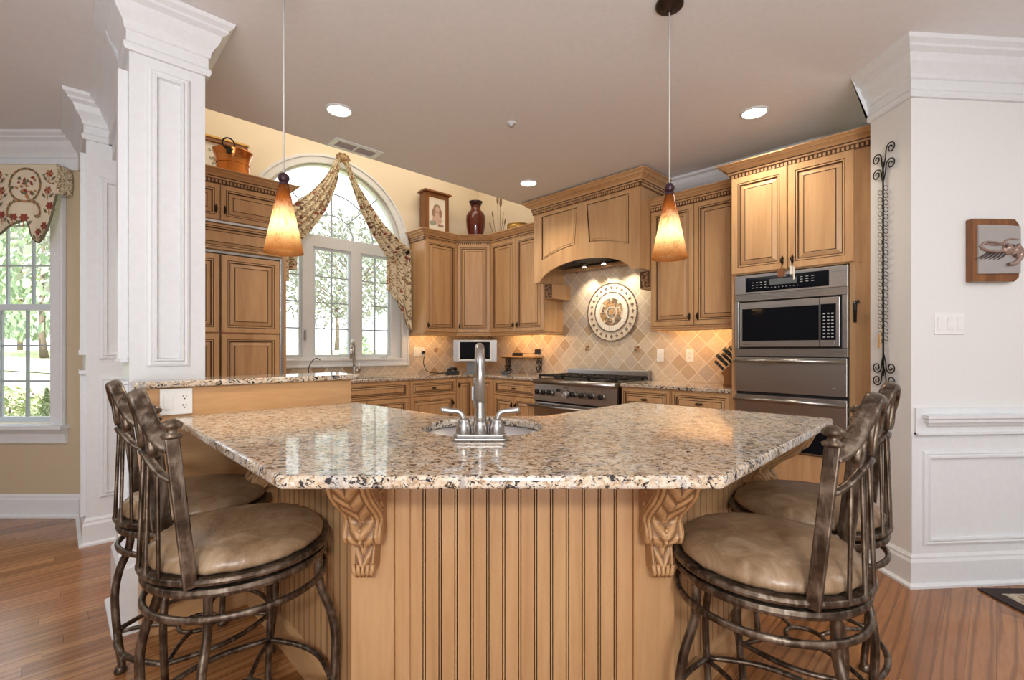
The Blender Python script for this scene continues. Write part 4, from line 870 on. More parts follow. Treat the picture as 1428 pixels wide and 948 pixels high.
for sy in (-1, 1):
    b = MB(); b.tube([(-.158 - lean(z), sy * .190, z) for z in (.600, .75, .9, .985)], .011, .0155, up=(1, 0, 0), square=True); pst = b.build('back_post', M['stool'], t, bev=.003)
    b = MB(); b.lathe([(0, .983), (.021, .983), (.024, .990), (.012, .997), (.011, 1.004), (.022, 1.010), (.024, 1.017), (.016, 1.025), (.006, 1.030), (0, 1.031)], (-.158 - lean(.985), sy * .190, 0), 18); b.build('finial', M['stool'], pst)
def bow(q): return -.158 - .045 * (1 - q * q)
def crest(q): return .958 + .128 * (.5 + .5 * math.cos(PI * q)) 
b = MB(); pts = [(bow(q) - lean(crest(q)), .19 * q, crest(q)) for q in [-1 + i / 20 for i in range(41)]]
b.tube(pts, .017, .0085, up=None, seg=10) if False else b.tube(pts, .0095, .021, up=(1, 0, .35), seg=12); b.build('crest_rail', M['stool'], t)
def low(q): return .872 + .055 * (.5 + .5 * math.cos(PI * q))
b = MB(); b.tube([(bow(q) - lean(low(q)), .188 * q, low(q)) for q in [-1 + i / 16 for i in range(33)]], .0075, .012, up=(1, 0, 0), seg=8); b.build('back_rail', M['stool'], t)
for q in (-.64, -.34, 0, .34, .64):
    a_ = PI + q * .80; base_ = Vector((.246 * math.cos(a_), .246 * -math.sin(a_), .612)); tp = Vector((bow(q * .9) - lean(low(q * .9)), .19 * q * .9, low(q * .9)))
    b = MB(); b.tube([base_.lerp(tp, i / 44) for i in range(45)], .0085, .0052, twist=(0 if abs(q) < .5 and q else 5.5 * PI), up=(1, 0, 0), seg=10); b.build('spindle', M['stool'], t)
for q in (-.46, .46):
    b = MB(); zc = (crest(q) + low(q)) / 2; pts = []
    for i in range(28): a_ = 2 * PI * i / 28; yy = q * .19 + .046 * math.cos(a_); zz = zc + .036 * math.sin(a_) - .25 * (yy - q * .19) * (1 if q > 0 else -1); pts.append((bow(q) - lean(zz) , yy, zz))
    b.tube(pts, .006, .010, closed=True, up=(1, 0, 0), seg=8); b.build('scroll', M['stool'], t)
b = MB(); zc = (crest(0) + low(0)) / 2; b.tube([(bow(0) - lean(zc + .066 * math.sin(a_)), .036 * math.cos(a_), zc + .066 * math.sin(a_)) for a_ in [2 * PI * i / 30 for i in range(30)]], .006, .010, closed=True, up=(1, 0, 0), seg=8); b.build('scroll', M['stool'], t)
G_ = 'bar stools around the island'
t.location = (-.825, 1.43, 0); t.rotation_euler = (0, 0, A1 - .02); t['group'] = G_
dup(t, (-1.21, 1.81, 0), A1 + .03, 'bar stool at the island\'s left side, farther one beside the column and half wall', G_)
dup(t, (.720, 1.333, 0), A2 + PI + .02, 'bar stool with tan leather seat nearest the camera at the island\'s right side', G_)
dup(t, (1.072, 1.718, 0), A2 + PI - .03, 'bar stool at the island\'s right side, farther one in front of the oven tower', G_)
# ------------------------------------------------------------------ hanging and recessed lights
def pendant(loc, label):
    t = thing('pendant_light', label, 'pendant light', loc, 0, 'pendant lights over the island'); zb_ = 1.607 - H; L = .285
    b = MB(); b.lathe([(0, 0), (.060, 0), (.060, -.012), (.052, -.020), (.012, -.026), (.010, -.04), (0, -.04)], (0, 0, 0), 32); b.build('canopy', M['bronze'], t)
    b = MB(); b.tube([(0, 0, -.03), (0, 0, zb_ + L + .045)], .0035, seg=8); b.build('cord', M['cord'], t)
    b = MB(); b.sphere((0, 0, zb_ + L + .028), .023, seg=18); b.lathe([(.019, zb_ + L - .008), (.021, zb_ + L + .006), (.012, zb_ + L + .012)], (0, 0, 0), 18); b.build('glass_ball', M['ball'], t)
    b = MB(); b.lathe([(.0775, 0), (.019, L), (.017, L), (.0745, 0)], (0, 0, 0), 48, closed=True); s = b.build('shade', M['shade'], t); s.location = (0, 0, zb_)
    b = MB(); b.sphere((0, 0, zb_ + .075), .024, seg=16); b.lathe([(.016, zb_ + .09), (.016, zb_ + .14), (0, zb_ + .14)], (0, 0, 0), 14); b.build('bulb', M['bulb'], t)
    lamp('pendant_bulb', 'POINT', Vector(loc) + Vector((0, 0, zb_ + .085)), 34.0, (1, .88, .70), shadow_soft_size=.032)
pendant((-.955, 1.965, H - .001), 'amber art glass cone pendant hanging in front of the refrigerator and arched window')
pendant((.700, 2.087, H - .001), 'amber art glass cone pendant hanging in front of the two-door cabinet right of the hood')
for (x, y), lb in (((-1.11, 3.017), 'round lit downlight in the ceiling near the air vent'), ((1.571, 3.045), 'round lit downlight in the ceiling above the oven tower'), ((.152, 4.33), 'round lit downlight in the ceiling just left of the range hood')):
    t = thing('downlight', lb, 'ceiling light', (x, y, H - .0005), 0, 'recessed ceiling downlights')
    b = MB(); b.lathe([(.088, 0), (.088, -.004), (.074, -.008), (.070, -.003), (.070, 0)], (0, 0, 0), 36, closed=True); b.build('trim_ring', M['white'], t)
    b = MB(); b.lathe([(0, -.004), (.070, -.004), (.070, 0), (0, 0)], (0, 0, 0), 32); b.build('lens', M['can'], t)
    lamp('downlight_beam', 'SPOT', (x, y, H - .03), 42, (1, .88, .7), (0, 0, 0), spot_size=2.3, spot_blend=.9, shadow_soft_size=.07)
t = thing('sprinkler_head', 'small white sprinkler head in the middle of the kitchen ceiling', 'sprinkler', (-.005, 3.18, H - .0005))
b = MB(); b.lathe([(0, 0), (.032, 0), (.030, -.008), (.014, -.010), (.012, -.022), (0, -.022)], (0, 0, 0), 20); b.build('escutcheon', M['white'], t)
b = MB(); b.lathe([(0, -.022), (.016, -.023), (.016, -.028), (0, -.029)], (0, 0, 0), 16); b.build('deflector', M['grey_plastic'], t)
vc = Vector((-1.195, 3.585, H - .0005)); t = thing('air_vent', 'white two-section ceiling air register above the arched window', 'vent', vc, A1)
b = MB(); b.slab([(-.19, -.085), (.19, -.085), (.19, .085), (-.19, .085)], [[(-.15, -.05), (-.008, -.05), (-.008, .05), (-.15, .05)], [(.008, -.05), (.15, -.05), (.15, .05), (.008, .05)]], XY, -.008, 0); b.build('frame', M['white'], t, bev=.002)
b = MB()
for i in range(9):
    for x0, x1 in ((-.15, -.008), (.008, .15)): y = -.045 + .0112 * i; b.prism([(y, -.001), (y + .007, -.007), (y + .008, -.006), (y + .001, 0)], YZ, x0, x1)
b.build('louvres', M['grey_plastic'], t); b = MB(); b.box(-.15, .15, -.05, .05, -.0012, -.0006); b.build('duct_shade', M['steel_dark'], t)  # dark sheet behind the louvres stands in for the duct's shadow
# under cabinet lights
def strip(name_lbl, loc, rot, L, e):
    t = thing('under_cabinet_light', name_lbl, 'light strip', loc, rot); b = MB(); b.prism([(-.02, 0), (.02, 0), (.004, -.03), (-.02, -.03)], YZ, -L / 2, L / 2); b.build('housing', M['white'], t)
    b = MB(); b.prism([(.0195, -.003), (.0215, -.003), (.0065, -.029), (.0045, -.029)], YZ, -L / 2 + .01, L / 2 - .01); b.build('diffuser', M['strip'], t)
    p = Vector(loc) + Matrix.Rotation(rot, 3, 'Z') @ Vector((0, .018, -.022)); lamp('under_cabinet_glow', 'AREA', p, e, (1, .56, .22), (math.radians(62), 0, rot), shape='RECTANGLE', size=L, size_y=.03)
strip('light strip under the two-door cabinet right of the hood', K(US + .045, -1.73, 1.399), A2, .66, 1.7)
strip('light strip under the cabinet left of the hood', K(US + .045, -3.80, 1.404), A2, .7, 2.0)
strip('light strip under the single-door cabinet beside the arched window', K(3.22, WF - .045, 1.404), A1, .38, 1.1)
# ------------------------------------------------------------------ mosaic medallion and accent tiles
t = thing('tile_medallion', 'round stone mosaic medallion set in the tiles above the range', 'mosaic', K(4.05, -2.722, 1.586), A2)
def discring(r0, r1, y0_, y1_, m, name, n=72): b = MB(); b.slab(circ(0, 0, r1, n=n), [circ(0, 0, r0, n=n)] if r0 else [], XZ, y0_, y1_); return b.build(name, m, t)
def seg_ring(name, r0, r1, n, mats, gap=.12, h=-.010, rnd=1, rad=0):
    b = MB(); R = random.Random(rnd)
    for i in range(n):
        a0 = 2 * PI * (i + gap / 2) / n; a1 = 2 * PI * (i + 1 - gap / 2) / n
        b.prism([(r0 * math.cos(a0), r0 * math.sin(a0)), (r1 * math.cos(a0), r1 * math.sin(a0)), (r1 * math.cos(a1), r1 * math.sin(a1)), (r0 * math.cos(a1), r0 * math.sin(a1))], XZ, h, -.004, R.randrange(len(mats)))
    return b.build(name, mats, t)
A_, B_, C_, D_ = M['tile_a'], M['tile_b'], M['tile_c'], M['tile_d']
seg_ring('rope_border', .288, .300, 64, [B_, C_]); seg_ring('inner_border', .196, .206, 52, [C_, B_]); seg_ring('pale_ray_ring', .142, .192, 40, [M['tile_w']], .14)
seg_ring('tessera_ring', .116, .136, 26, [B_, D_, C_, A_], .14, rnd=3); seg_ring('tessera_ring', .092, .112, 22, [D_, B_, A_, C_], .14, rnd=5); seg_ring('tessera_ring', .07, .088, 18, [D_, A_, D_, C_], .14, rnd=7)
seg_ring('centre_ring', .036, .05, 12, [C_, D_, B_], .3, rnd=8); discring(0, .026, -.009, -.004, D_, 'centre', 16)
b = MB(); b.prism(circ(0, 0, .298, n=72), XZ, -.005, -.0005, 2)
for i in range(24):
    a_ = 2 * PI * i / 24
    for dx, dz in ((.010, 0), (-.010, 0), (0, .010), (0, -.010)):
        cx, cz = .248 * math.cos(a_) + dx, .248 * math.sin(a_) + dz; b.prism([(cx + .0068, cz), (cx, cz + .0068), (cx - .0068, cz), (cx, cz - .0068)], XZ, -.010, -.004, (i + (dx > 0)) % 2)
b.build('field', [B_, C_, A_], t)
for p, r, lb in ((K(4.05, -3.028, 1.222), A2, 'four brown accent tiles at the lower left of the medallion'), (K(4.05, -2.435, 1.215), A2, 'four brown accent tiles at the lower right of the medallion'), (K(3.364, WT + .01, 1.20), A1, 'four brown accent tiles between the wide outlet plate and the television')):
    b = MB()
    for sx in (-1, 1):
        for sz in (-1, 1): b.box(sx * .014 - .0115, sx * .014 + .0115, -.004, .0, sz * .014 - .0115, sz * .014 + .0115, 0 if sx * sz > 0 else 1)
    o = b.build('accent_tile', [M['tile_b'], M['tile_d']], loc=p, rotz=r, bev=.001); tag(o, lb, 'tile', 'small accent tiles in the backsplash')
# ------------------------------------------------------------------ television corner
t = thing('television', 'small silver flat television standing in the counter corner behind the island faucet', 'television', (-.43, 5.47, .914), 0)
b = MB(); b.box(-.255, .255, 0, .06, .15, .405); b.box(-.2, .2, .06, .10, .17, .38); b.build('cabinet', M['grey_plastic'], t, bev=.006)
b = MB(); b.slab([(-.195, .158), (.195, .158), (.195, .397), (-.195, .397)], [[(-.175, .178), (.175, .178), (.175, .380), (-.175, .380)]], XZ, -.012, 0); b.build('bezel', M['plate'], t, bev=.003)
b = MB(); b.box(-.176, .176, -.003, .001, .177, .381); b.build('screen', M['blackglass'], t)
b = MB()
for sx in (-1, 1):
    for i in range(14): b.box(sx * .225 - .018, sx * .225 + .018, -.002, .0, .175 + i * .015, .181 + i * .015)
b.build('speaker_grille', M['grey_plastic'], t)
b = MB(); b.box(-.13, .13, .0, .10, 0.0, .02); b.box(-.10, .10, .03, .07, .02, .16); b.build('stand', plain('stand_grey', (.20, .22, .24), .4), t, bev=.004)
t = thing('cordless_phone', 'black telephone base with handset beside the television stand', 'telephone', (-.69, 5.42, .914), .3)
b = MB(); b.prism([(-.06, 0), (.06, 0), (.06, .03), (-.06, .05)], YZ, -.07, .07); b.build('base', M['black'], t, bev=.006); b = MB(); b.tube([(-.05, -.01, .05), (0, 0, .075), (.05, .01, .062)], [.022, .018, .022], seg=10); b.build('handset', M['black'], t)
o = MB(); o.tube(smooth_path([(-.10, 5.40, .925), (-.04, 5.38, .93), (.0, 5.42, .96), (-.03, 5.46, 1.0)], 5), .006, seg=6); o.box(-.12, -.05, 5.36, 5.41, .914, .95); o = o.build('adapter', M['black']); tag(o, 'black power adapter with a looped cable to the right of the television stand', 'adapter')
pl_ = K(3.165, WT + .0, 1.178); o = MB(); c0 = K(3.165, WT + .035, 1.172)
pts = smooth_path([c0, K(3.17, WT + .06, 1.15), K(3.15, WT + .06, 1.05), K(3.18, WT + .09, .95), K(3.3, WT + .12, .921), K(3.42, WT + .13, .921), K(3.53, WT + .18, .921), (-.75, 5.44, .923)], 6)
o.tube(pts, .005, seg=6); o.obox(Matrix.Translation(c0) @ Matrix.Rotation(A1, 4, 'Z'), .03, .03, .03); o = o.build('power_cord', M['black']); tag(o, 'black power cord hanging from the wide outlet plate down to the counter', 'cord')
t = thing('bracket_shelf', 'short maple shelf on scrolled iron brackets below the cabinet left of the hood', 'shelf', K(4.05, -3.95, 1.112), A2)
b = MB(); b.box(-.30, .31, -.15, -.001, 0, .018); b.build('board', M['shelf_wood'], t, bev=.003)
for x in (.265, -.26):
    b = MB(); b.tube([(x, -.004, -.001), (x, -.004, -.17)], .006, seg=6); b.tube([(x, -.004, -.004), (x, -.14, -.004)], .006, seg=6)
    for cy, cz, s_ in ((-.045, -.05, 1), (-.055, -.125, -1)): b.tube([(x, cy + p, cz + q) for p, q in spiral(.04, .012, 1.0, 1.5 * s_, 26)], .0055, seg=6)
    b.tube([(x, -.10, -.168), (x, -.004, -.168)], .006, seg=6); b.build('bracket', M['iron'], t)
o = MB(); o.box(-.06, .06, -.03, .03, 0, .035); o.box(-.05, .05, -.033, -.03, .008, .026); o = o.build('receiver_box', M['black'], loc=K(3.96, -3.99, 1.131), rotz=A2, bev=.004); tag(o, 'small black box lying on the maple shelf', 'box')
o = MB(); o.obox(Matrix.Translation((0, -.028, 0)), .055, .042, .06); o.tube(smooth_path([(-.02, -.035, -.01), (-.05, -.05, -.02), (-.12, -.06, -.022), (-.20, -.075, -.016)], 5), .003, seg=6); o = o.build('plug_adapter', M['black'], loc=K(4.05, -3.72, 1.18), rotz=A2, bev=.003); tag(o, 'black cube adapter plugged into the outlet above the shelf', 'adapter')
# ------------------------------------------------------------------ knife block and knives
kb = K(3.86, -1.475, .915); t = thing('knife_block', 'slanted wooden knife block on the counter against the oven tower', 'knife block', kb, A2)
b = MB(); b.prism([(-.035, 0), (.10, 0), (.10, .235), (.085, .245), (-.06, .10), (-.035, .075)], XZ, -.055, .055); b.build('block', M['knife_block'], t, bev=.004)
b = MB(); b.box(-.04, .105, -.06, .06, 0, .012); b.build('foot', M['frame_wood'], t)
Rk = Matrix.Rotation(A2, 4, 'Z'); dk = Vector((-.707, 0, .707))
KL = ['lowest and slimmest black knife handle in the block', 'black knife handle with a rivet, second row of the block', 'black knife handle in the middle of the block', 'thick black knife handle nearest the top of the block', 'black honing steel handle at the back of the block']
for i, (a_, yy, ln, th) in enumerate(((.15, -.03, .105, .009), (.38, -.035, .13, .0115), (.52, .0, .115, .0105), (.74, -.03, .125, .0135), (.88, .02, .12, .013))):
    p0 = Vector((-.06 + .145 * a_, yy, .10 + .145 * a_)); b = MB(); pts = [p0 + dk * d for d in (-.01, .02, .05, ln * .7, ln)]
    b.tube(pts, [th * .8, th, th * .85, th, th * .9], [th * 1.1, th * 1.35, th * 1.1, th * 1.4, th * 1.3], seg=10); o = b.build('kitchen_knife', M['black'], loc=kb, rotz=A2); tag(o, KL[i], 'knife', 'knives in the block')
    b = MB(); b.tube([p0 + dk * (-.012), p0 + dk * .006], th * 1.05, th * 1.45, seg=10); b.build('bolster', M['chrome'], o)
    b = MB(); 
    for q in (.35, .6): b.sphere(p0 + dk * (ln * q) + Vector((0, -th * .95, 0)), .003, seg=8)
    b.build('rivet', M['chrome'], o)
# ------------------------------------------------------------------ things hanging on the oven cabinet
o = MB(); f = lambda x, z, h: (x, h, z)
o.prism([(0, .03), (.012, .012), (.026, .004), (.022, -.014), (.024, -.03), (.008, -.036), (-.008, -.036), (-.024, -.03), (-.022, -.014), (-.026, .004), (-.012, .012)], f, -.006, .0); o.tube([(0, -.003, .028), (.002, -.004, .06), (0, -.006, .085)], .002, seg=5)
o = o.build('hanging_ornament', M['frame_wood'], loc=K(FS - .012, -1.0, 1.723), rotz=A2, bev=.002); tag(o, 'brown ornament hanging from the left knob of the oven cabinet', 'ornament')
o = MB(); o.prism([(-.006, .04), (.012, .04), (.014, -.03), (.004, -.034), (-.008, -.03)], f, -.004, 0); o.prism([(.016, .035), (.024, .03), (.026, -.05), (.016, -.052)], f, -.008, -.004); o.tube([(0, -.003, .04), (0, -.004, .06), (0, -.006, .085)], .002, seg=5)
o = o.build('hanging_tag', M['paper'], loc=K(FS - .012, -.945, 1.715), rotz=A2); tag(o, 'white paper tag hanging from the right knob of the oven cabinet', 'tag')
o = MB(); o.tube([(0, -.012, .0), (0, -.014, .10), (.0, -.014, .125)], [.008, .010, .012], seg=8); o.tube([(0, -.014, .122), (.02, -.016, .126)], .010, seg=8); o.box(-.008, .008, -.012, 0, .09, .12); o = o.build('oven_mitt_hook', M['black'], loc=K(FS + .02, -.600, 1.37), rotz=A2); tag(o, 'black hook with a dark handle on the oven cabinet, right of the microwave', 'hook')
# ------------------------------------------------------------------ things on top of the cabinets
t = thing('copper_pot', 'copper pot with dark ring handle on the cabinet above the refrigerator', 'pot', K(1.01, -4.24, 2.501), A1)
b = MB(); b.lathe([(0, 0), (.125, 0), (.130, .01), (.122, .08), (.117, .15), (.119, .20), (.128, .235), (.143, .265), (.145, .272), (.138, .272), (.125, .24), (.112, .19), (.110, .15), (.115, .02), (0, .015)], (0, 0, 0), 40)
b.build('pot_body', M['copper'], t)
b = MB(); b.tube([(-.06 + .042 * math.cos(a_), -.128, .285 + .045 * math.sin(a_)) for a_ in [2 * PI * i / 24 for i in range(24)]], .006, seg=8, closed=True); b.box(-.075, -.045, -.140, -.118, .215, .262); b.build('ring_handle', M['iron'], t)
b = MB(); b.lathe([(.122, .166), (.1215, .172), (.122, .178)], (0, 0, 0), 40); b.build('band', M['copper'], t)
def framed(t, w_, h_, fw, d, fm, art):
    b = MB(); b.slab([(-w_ / 2, 0), (w_ / 2, 0), (w_ / 2, h_), (-w_ / 2, h_)], [[(-w_ / 2 + fw, fw), (w_ / 2 - fw, fw), (w_ / 2 - fw, h_ - fw), (-w_ / 2 + fw, h_ - fw)]], XZ, -d, 0); b.build('frame', fm, t, bev=.006)
    b = MB(); b.box(-w_ / 2 + fw - .004, w_ / 2 - fw + .004, -.008, -.002, fw - .004, h_ - fw + .004); art(b, w_, h_, fw)
    b.build('picture', [M['paper'], M['ink'], M['ink_p'], M['ink_g']], t)
def blob(b, cx, cz, rx, rz, m, y=-.0085, n=12, a=0): b.face([b.v(cx + rx * math.cos(q) * math.cos(a) - rz * math.sin(q) * math.sin(a), y, cz + rx * math.cos(q) * math.sin(a) + rz * math.sin(q) * math.cos(a)) for q in [2 * PI * i / n for i in range(n)]], m)
def art_leaves(b, w_, h_, fw):
    R = random.Random(5)
    for i in range(90): blob(b, R.uniform(-w_ / 2 + fw + .03, w_ / 2 - fw - .03), R.uniform(fw + .03, h_ - fw - .05), R.uniform(.008, .02), R.uniform(.004, .01), R.choice([1, 3, 3]), -.0085 - .00005 * i, a=R.uniform(0, 3))
t = thing('framed_print', 'gilt framed botanical picture leaning on the wall behind the copper pot', 'picture', K(.86, -4.60, 2.501), A1); framed(t, .72, .50, .035, .03, M['frame_wood'], art_leaves)
b = MB(); b.box(-.365, .365, -.036, .004, .498, .514); b.build('top_bead', M['gold'], t); t.rotation_euler = (math.radians(-6), 0, A1)
def art_girl(b, w_, h_, fw):
    c = h_ * .5
    blob(b, 0, c - .03, .072, .05, 2, -.0086); blob(b, .0, c + .01, .052, .06, 2, -.0087); blob(b, 0, c + .105, .052, .052, 1, -.0088); blob(b, -.05, c + .05, .022, .05, 1, -.0089); blob(b, .05, c + .05, .022, .05, 1, -.0090)
    blob(b, .004, c + .095, .030, .036, 2, -.0091); blob(b, 0, c + .15, .018, .012, 3, -.0092); blob(b, -.06, c - .075, .05, .028, 3, -.0093); blob(b, .05, c - .09, .045, .018, 1, -.0094)
    for i in range(7): blob(b, -.07 + .024 * i, c - .03 - .01 * (i % 3), .006, .004, 1, -.0095)
t = thing('picture_box', 'wooden box frame with a vintage portrait print on the cabinet beside the arched window', 'picture', K(3.26, -4.64, 2.501), A1 - .03)
b = MB(); b.slab([(-.165, .0), (.165, 0), (.165, .56), (-.165, .56)], [[(-.115, .05), (.115, .05), (.115, .51), (-.115, .51)]], XZ, -.0, .02); b.box(-.165, -.145, .02, .13, 0, .56); b.box(.145, .165, .02, .13, 0, .56); b.box(-.145, .145, .11, .13, 0, .56); b.build('case', M['frame_wood'], t, bev=.004)
b = MB(); b.box(-.19, .19, -.03, .145, .56, .578); b.box(-.178, .178, -.015, .138, .578, .590); b.build('cornice', M['frame_wood'], t, bev=.004); b = MB(); b.box(-.18, .18, -.018, .138, -.0, .018); b.build('plinth', M['frame_wood'], t, bev=.004)
b = MB(); b.box(-.118, .118, .008, .014, .047, .513); art_girl(b, .23, .56, .05)
for f_ in b.bm.faces[6:]:
    for v in f_.verts: v.co.y += .0165
b.build('picture', [M['paper'], M['ink'], M['ink_p'], M['ink_g']], t)
t = thing('vase', 'glossy oxblood red vase on top of the corner cabinet', 'vase', K(3.76, -4.53, 2.501))
b = MB(); b.lathe([(0, 0), (.068, 0), (.075, .01), (.088, .10), (.112, .22), (.122, .31), (.118, .37), (.095, .415), (.067, .44), (.060, .465), (.062, .50), (.078, .53), (.085, .545), (.074, .545), (.055, .50), (.054, .46), (.0, .44)], (0, 0, 0), 40); b.build('vase_body', M['vase'], t)
b = MB(); b.lathe([(.0625, .498), (.079, .529), (.0862, .545), (.086, .55), (.074, .549)], (0, 0, 0), 40); b.build('rim', M['ball'], t)
R = random.Random(3); t = thing('dried_stems', 'bundle of brown dried seed heads and pods standing right of the red vase', 'dried flowers', K(3.84, -4.19, 2.501))
for i, (dx, h_, th, hd_) in enumerate(((-.02, .52, .014, .14), (.03, .50, .016, .16), (-.10, .34, .010, .09), (.10, .26, .010, .09), (-.14, .22, .009, .07), (.07, .34, .006, .05), (.15, .18, .007, .06))):
    b = MB(); tipx = Vector((dx * .75, R.uniform(-.03, .03), h_)); pts = [Vector((dx * .2, 0, 0)), Vector((dx * .5, tipx.y * .5, h_ * .5)), tipx]; b.tube(smooth_path(pts, 4), .004, seg=6); b.build('stem', M['dry'], t)
    b = MB(); d_ = (tipx - pts[1]).normalized(); b.tube([tipx - d_ * hd_ * .5, tipx - d_ * hd_ * .2, tipx + d_ * hd_ * .15, tipx + d_ * hd_ * .4], [.004, th, th * .85, .003], seg=8); b.build('seed_head', M['dry'], t)
t = thing('dish', 'shallow gold coloured dish on the cabinet beside the hood crown', 'dish', K(3.84, -3.86, 2.501))
b = MB(); b.lathe([(0, 0), (.09, 0), (.10, .05), (.12, .10), (.128, .14), (.120, .14), (.10, .08), (0, .03)], (0, 0, 0), 32); b.build('bowl', M['gold'], t); b = MB(); b.lathe([(.120, .138), (.131, .140), (.131, .146), (.120, .146)], (0, 0, 0), 32); b.build('rim', M['gold'], t)
# ------------------------------------------------------------------ swag over the arched window (local x = s, y toward the room is negative)
def edge_at(tab, q):
    n = len(tab) - 1; k = min(n - 1, int(q * n)); f_ = q * n - k; p = smooth_path([(x, z, 0) for x, z in tab], 8); i = min(len(p) - 1, int(round(q * (len(p) - 1)))); return p[i].x, p[i].y
t = thing('window_swag', 'scroll print fabric swag draped from a knot at the top of the arched window', 'curtain', K(0, WT), A1)
def swag(A_, B_, name, nf=5, amp=.022, off=.09):
    b = MB()
    def f(u, v):
        x0, z0 = edge_at(A_, v); x1, z1 = edge_at(B_, v); k = .35 + .65 * min(1, v * 1.6)
        return (x0 + (x1 - x0) * u, -off - amp * k * (1 + math.sin(2 * PI * nf * u + 1.5 * math.sin(3 * v))) - .05 * math.sin(PI * u) * k, z0 + (z1 - z0) * u)
    b.grid(f, 48, 40); return b.build(name, M['swag'], t, solid=.004)
swag([(2.189, 3.18), (2.288, 2.972), (2.427, 2.782), (2.571, 2.607), (2.722, 2.483), (2.93, 2.36)], [(2.138, 3.17), (2.224, 2.941), (2.32, 2.69), (2.427, 2.487), (2.537, 2.341), (2.64, 2.22)], 'swag')
swag([(2.108, 3.17), (2.068, 2.916), (1.962, 2.637), (1.85, 2.45), (1.735, 2.30), (1.60, 2.18)], [(2.075, 3.195), (1.955, 2.963), (1.80, 2.763), (1.63, 2.60), (1.50, 2.47), (1.40, 2.38)], 'swag')
def tail(x0, x1, ztop, prof, name):
    b = MB()
    def f(u, v):
        zb_ = interp(prof, u); x = x0 + (x1 - x0) * u; fold = math.sin(2 * PI * 3.5 * u)
        return (x + .012 * math.cos(2 * PI * 3.5 * u) , -.10 - .028 * fold * (.5 + .5 * v), ztop(u) + (zb_ - ztop(u)) * v)
    b.grid(f, 56, 24); return b.build(name, M['swag_tail'], t, solid=.004)
tail(2.625, 2.965, lambda u: 2.235 + .125 * u, [(0, 1.86), (.22, 1.86), (.28, 1.78), (.5, 1.74), (.56, 1.63), (.76, 1.58), (.82, 1.46), (1, 1.42)], 'tail')
tail(1.665, 1.40, lambda u: 2.20 + .1 * u, [(0, 1.97), (.22, 1.97), (.28, 1.86), (.5, 1.84), (.56, 1.74), (1, 1.66)], 'tail')
b = MB(); b.sphere((2.135, -.10, 3.19), .05, 1.2, .8, .8, 14)
for i in range(9): a_ = i * .7; b.tube([(2.135 + .05 * math.cos(a_), -.12, 3.19 + .035 * math.sin(a_)), (2.135 + .075 * math.cos(a_), -.10, 3.19 + .05 * math.sin(a_))], [.018, .012], seg=8)
b.build('knot', M['knot'], t); 
b = MB(); b.tube([(2.90, -.02, 2.33), (2.90, -.10, 2.33)], .012, seg=8); b.lathe([(0, -.112), (.03, -.11), (.03, -.10), (0, -.10)], (2.90, 0, 2.33), 14, M=Matrix(((1, 0, 0), (0, 0, 1), (0, 1, 0)))); b.build('holdback', M['bronze'], t)
b = MB(); b.lathe([(2.0, 0)], (0, 0, 0)) if False else b.prism([(2.60, 2.24), (2.97, 2.33), (2.97, 2.40), (2.62, 2.28)], XZ, -.165, -.09); b.bm.free()
# ------------------------------------------------------------------ valance of the left window
t = thing('valance', 'cream embroidered valance with scalloped hem over the left window', 'curtain', (0, LY, 0))
VX0, VX1, VZ = -4.25, -3.165, 2.495
def hem(x):
    q = (VX1 - x) / 1.085; q = min(q, 1 - q)          # jabots at both ends, swoop between
    return interp([(0, 2.28), (.03, 2.10), (.07, 1.985), (.115, 1.945), (.155, 1.965), (.175, 2.01), (.195, 2.11), (.27, 2.07), (.37, 2.01), (.5, 1.99)], q)
def vy(x, v): q = (VX1 - x) / 1.085; return -.105 - .012 * math.sin(PI * 9 * q) * v - .02 * v
b = MB(); b.grid(lambda u, v: (VX0 + (VX1 - VX0) * u, vy(VX0 + (VX1 - VX0) * u, v), VZ + (hem(VX0 + (VX1 - VX0) * u) - VZ) * v), 80, 24)
def leafpoly(b, x, z, l, wd, a, m):
    n = 8; pts = [(l * (i / n - .5), wd * math.sin(PI * i / n)) for i in range(n + 1)] + [(l * (i / n - .5), -wd * math.sin(PI * i / n)) for i in range(n - 1, 0, -1)]
    vs = []
    for p, q in pts:
        X = x + p * math.cos(a) - q * math.sin(a); Z = z + p * math.sin(a) + q * math.cos(a)
        v_ = min(1, max(0, (VZ - Z) / max(.05, VZ - hem(min(VX1, max(VX0, X)))))); vs.append(b.v(X, vy(X, v_) - .004 - .0008 * m, Z))
    b.face(vs, m)
R = random.Random(2)
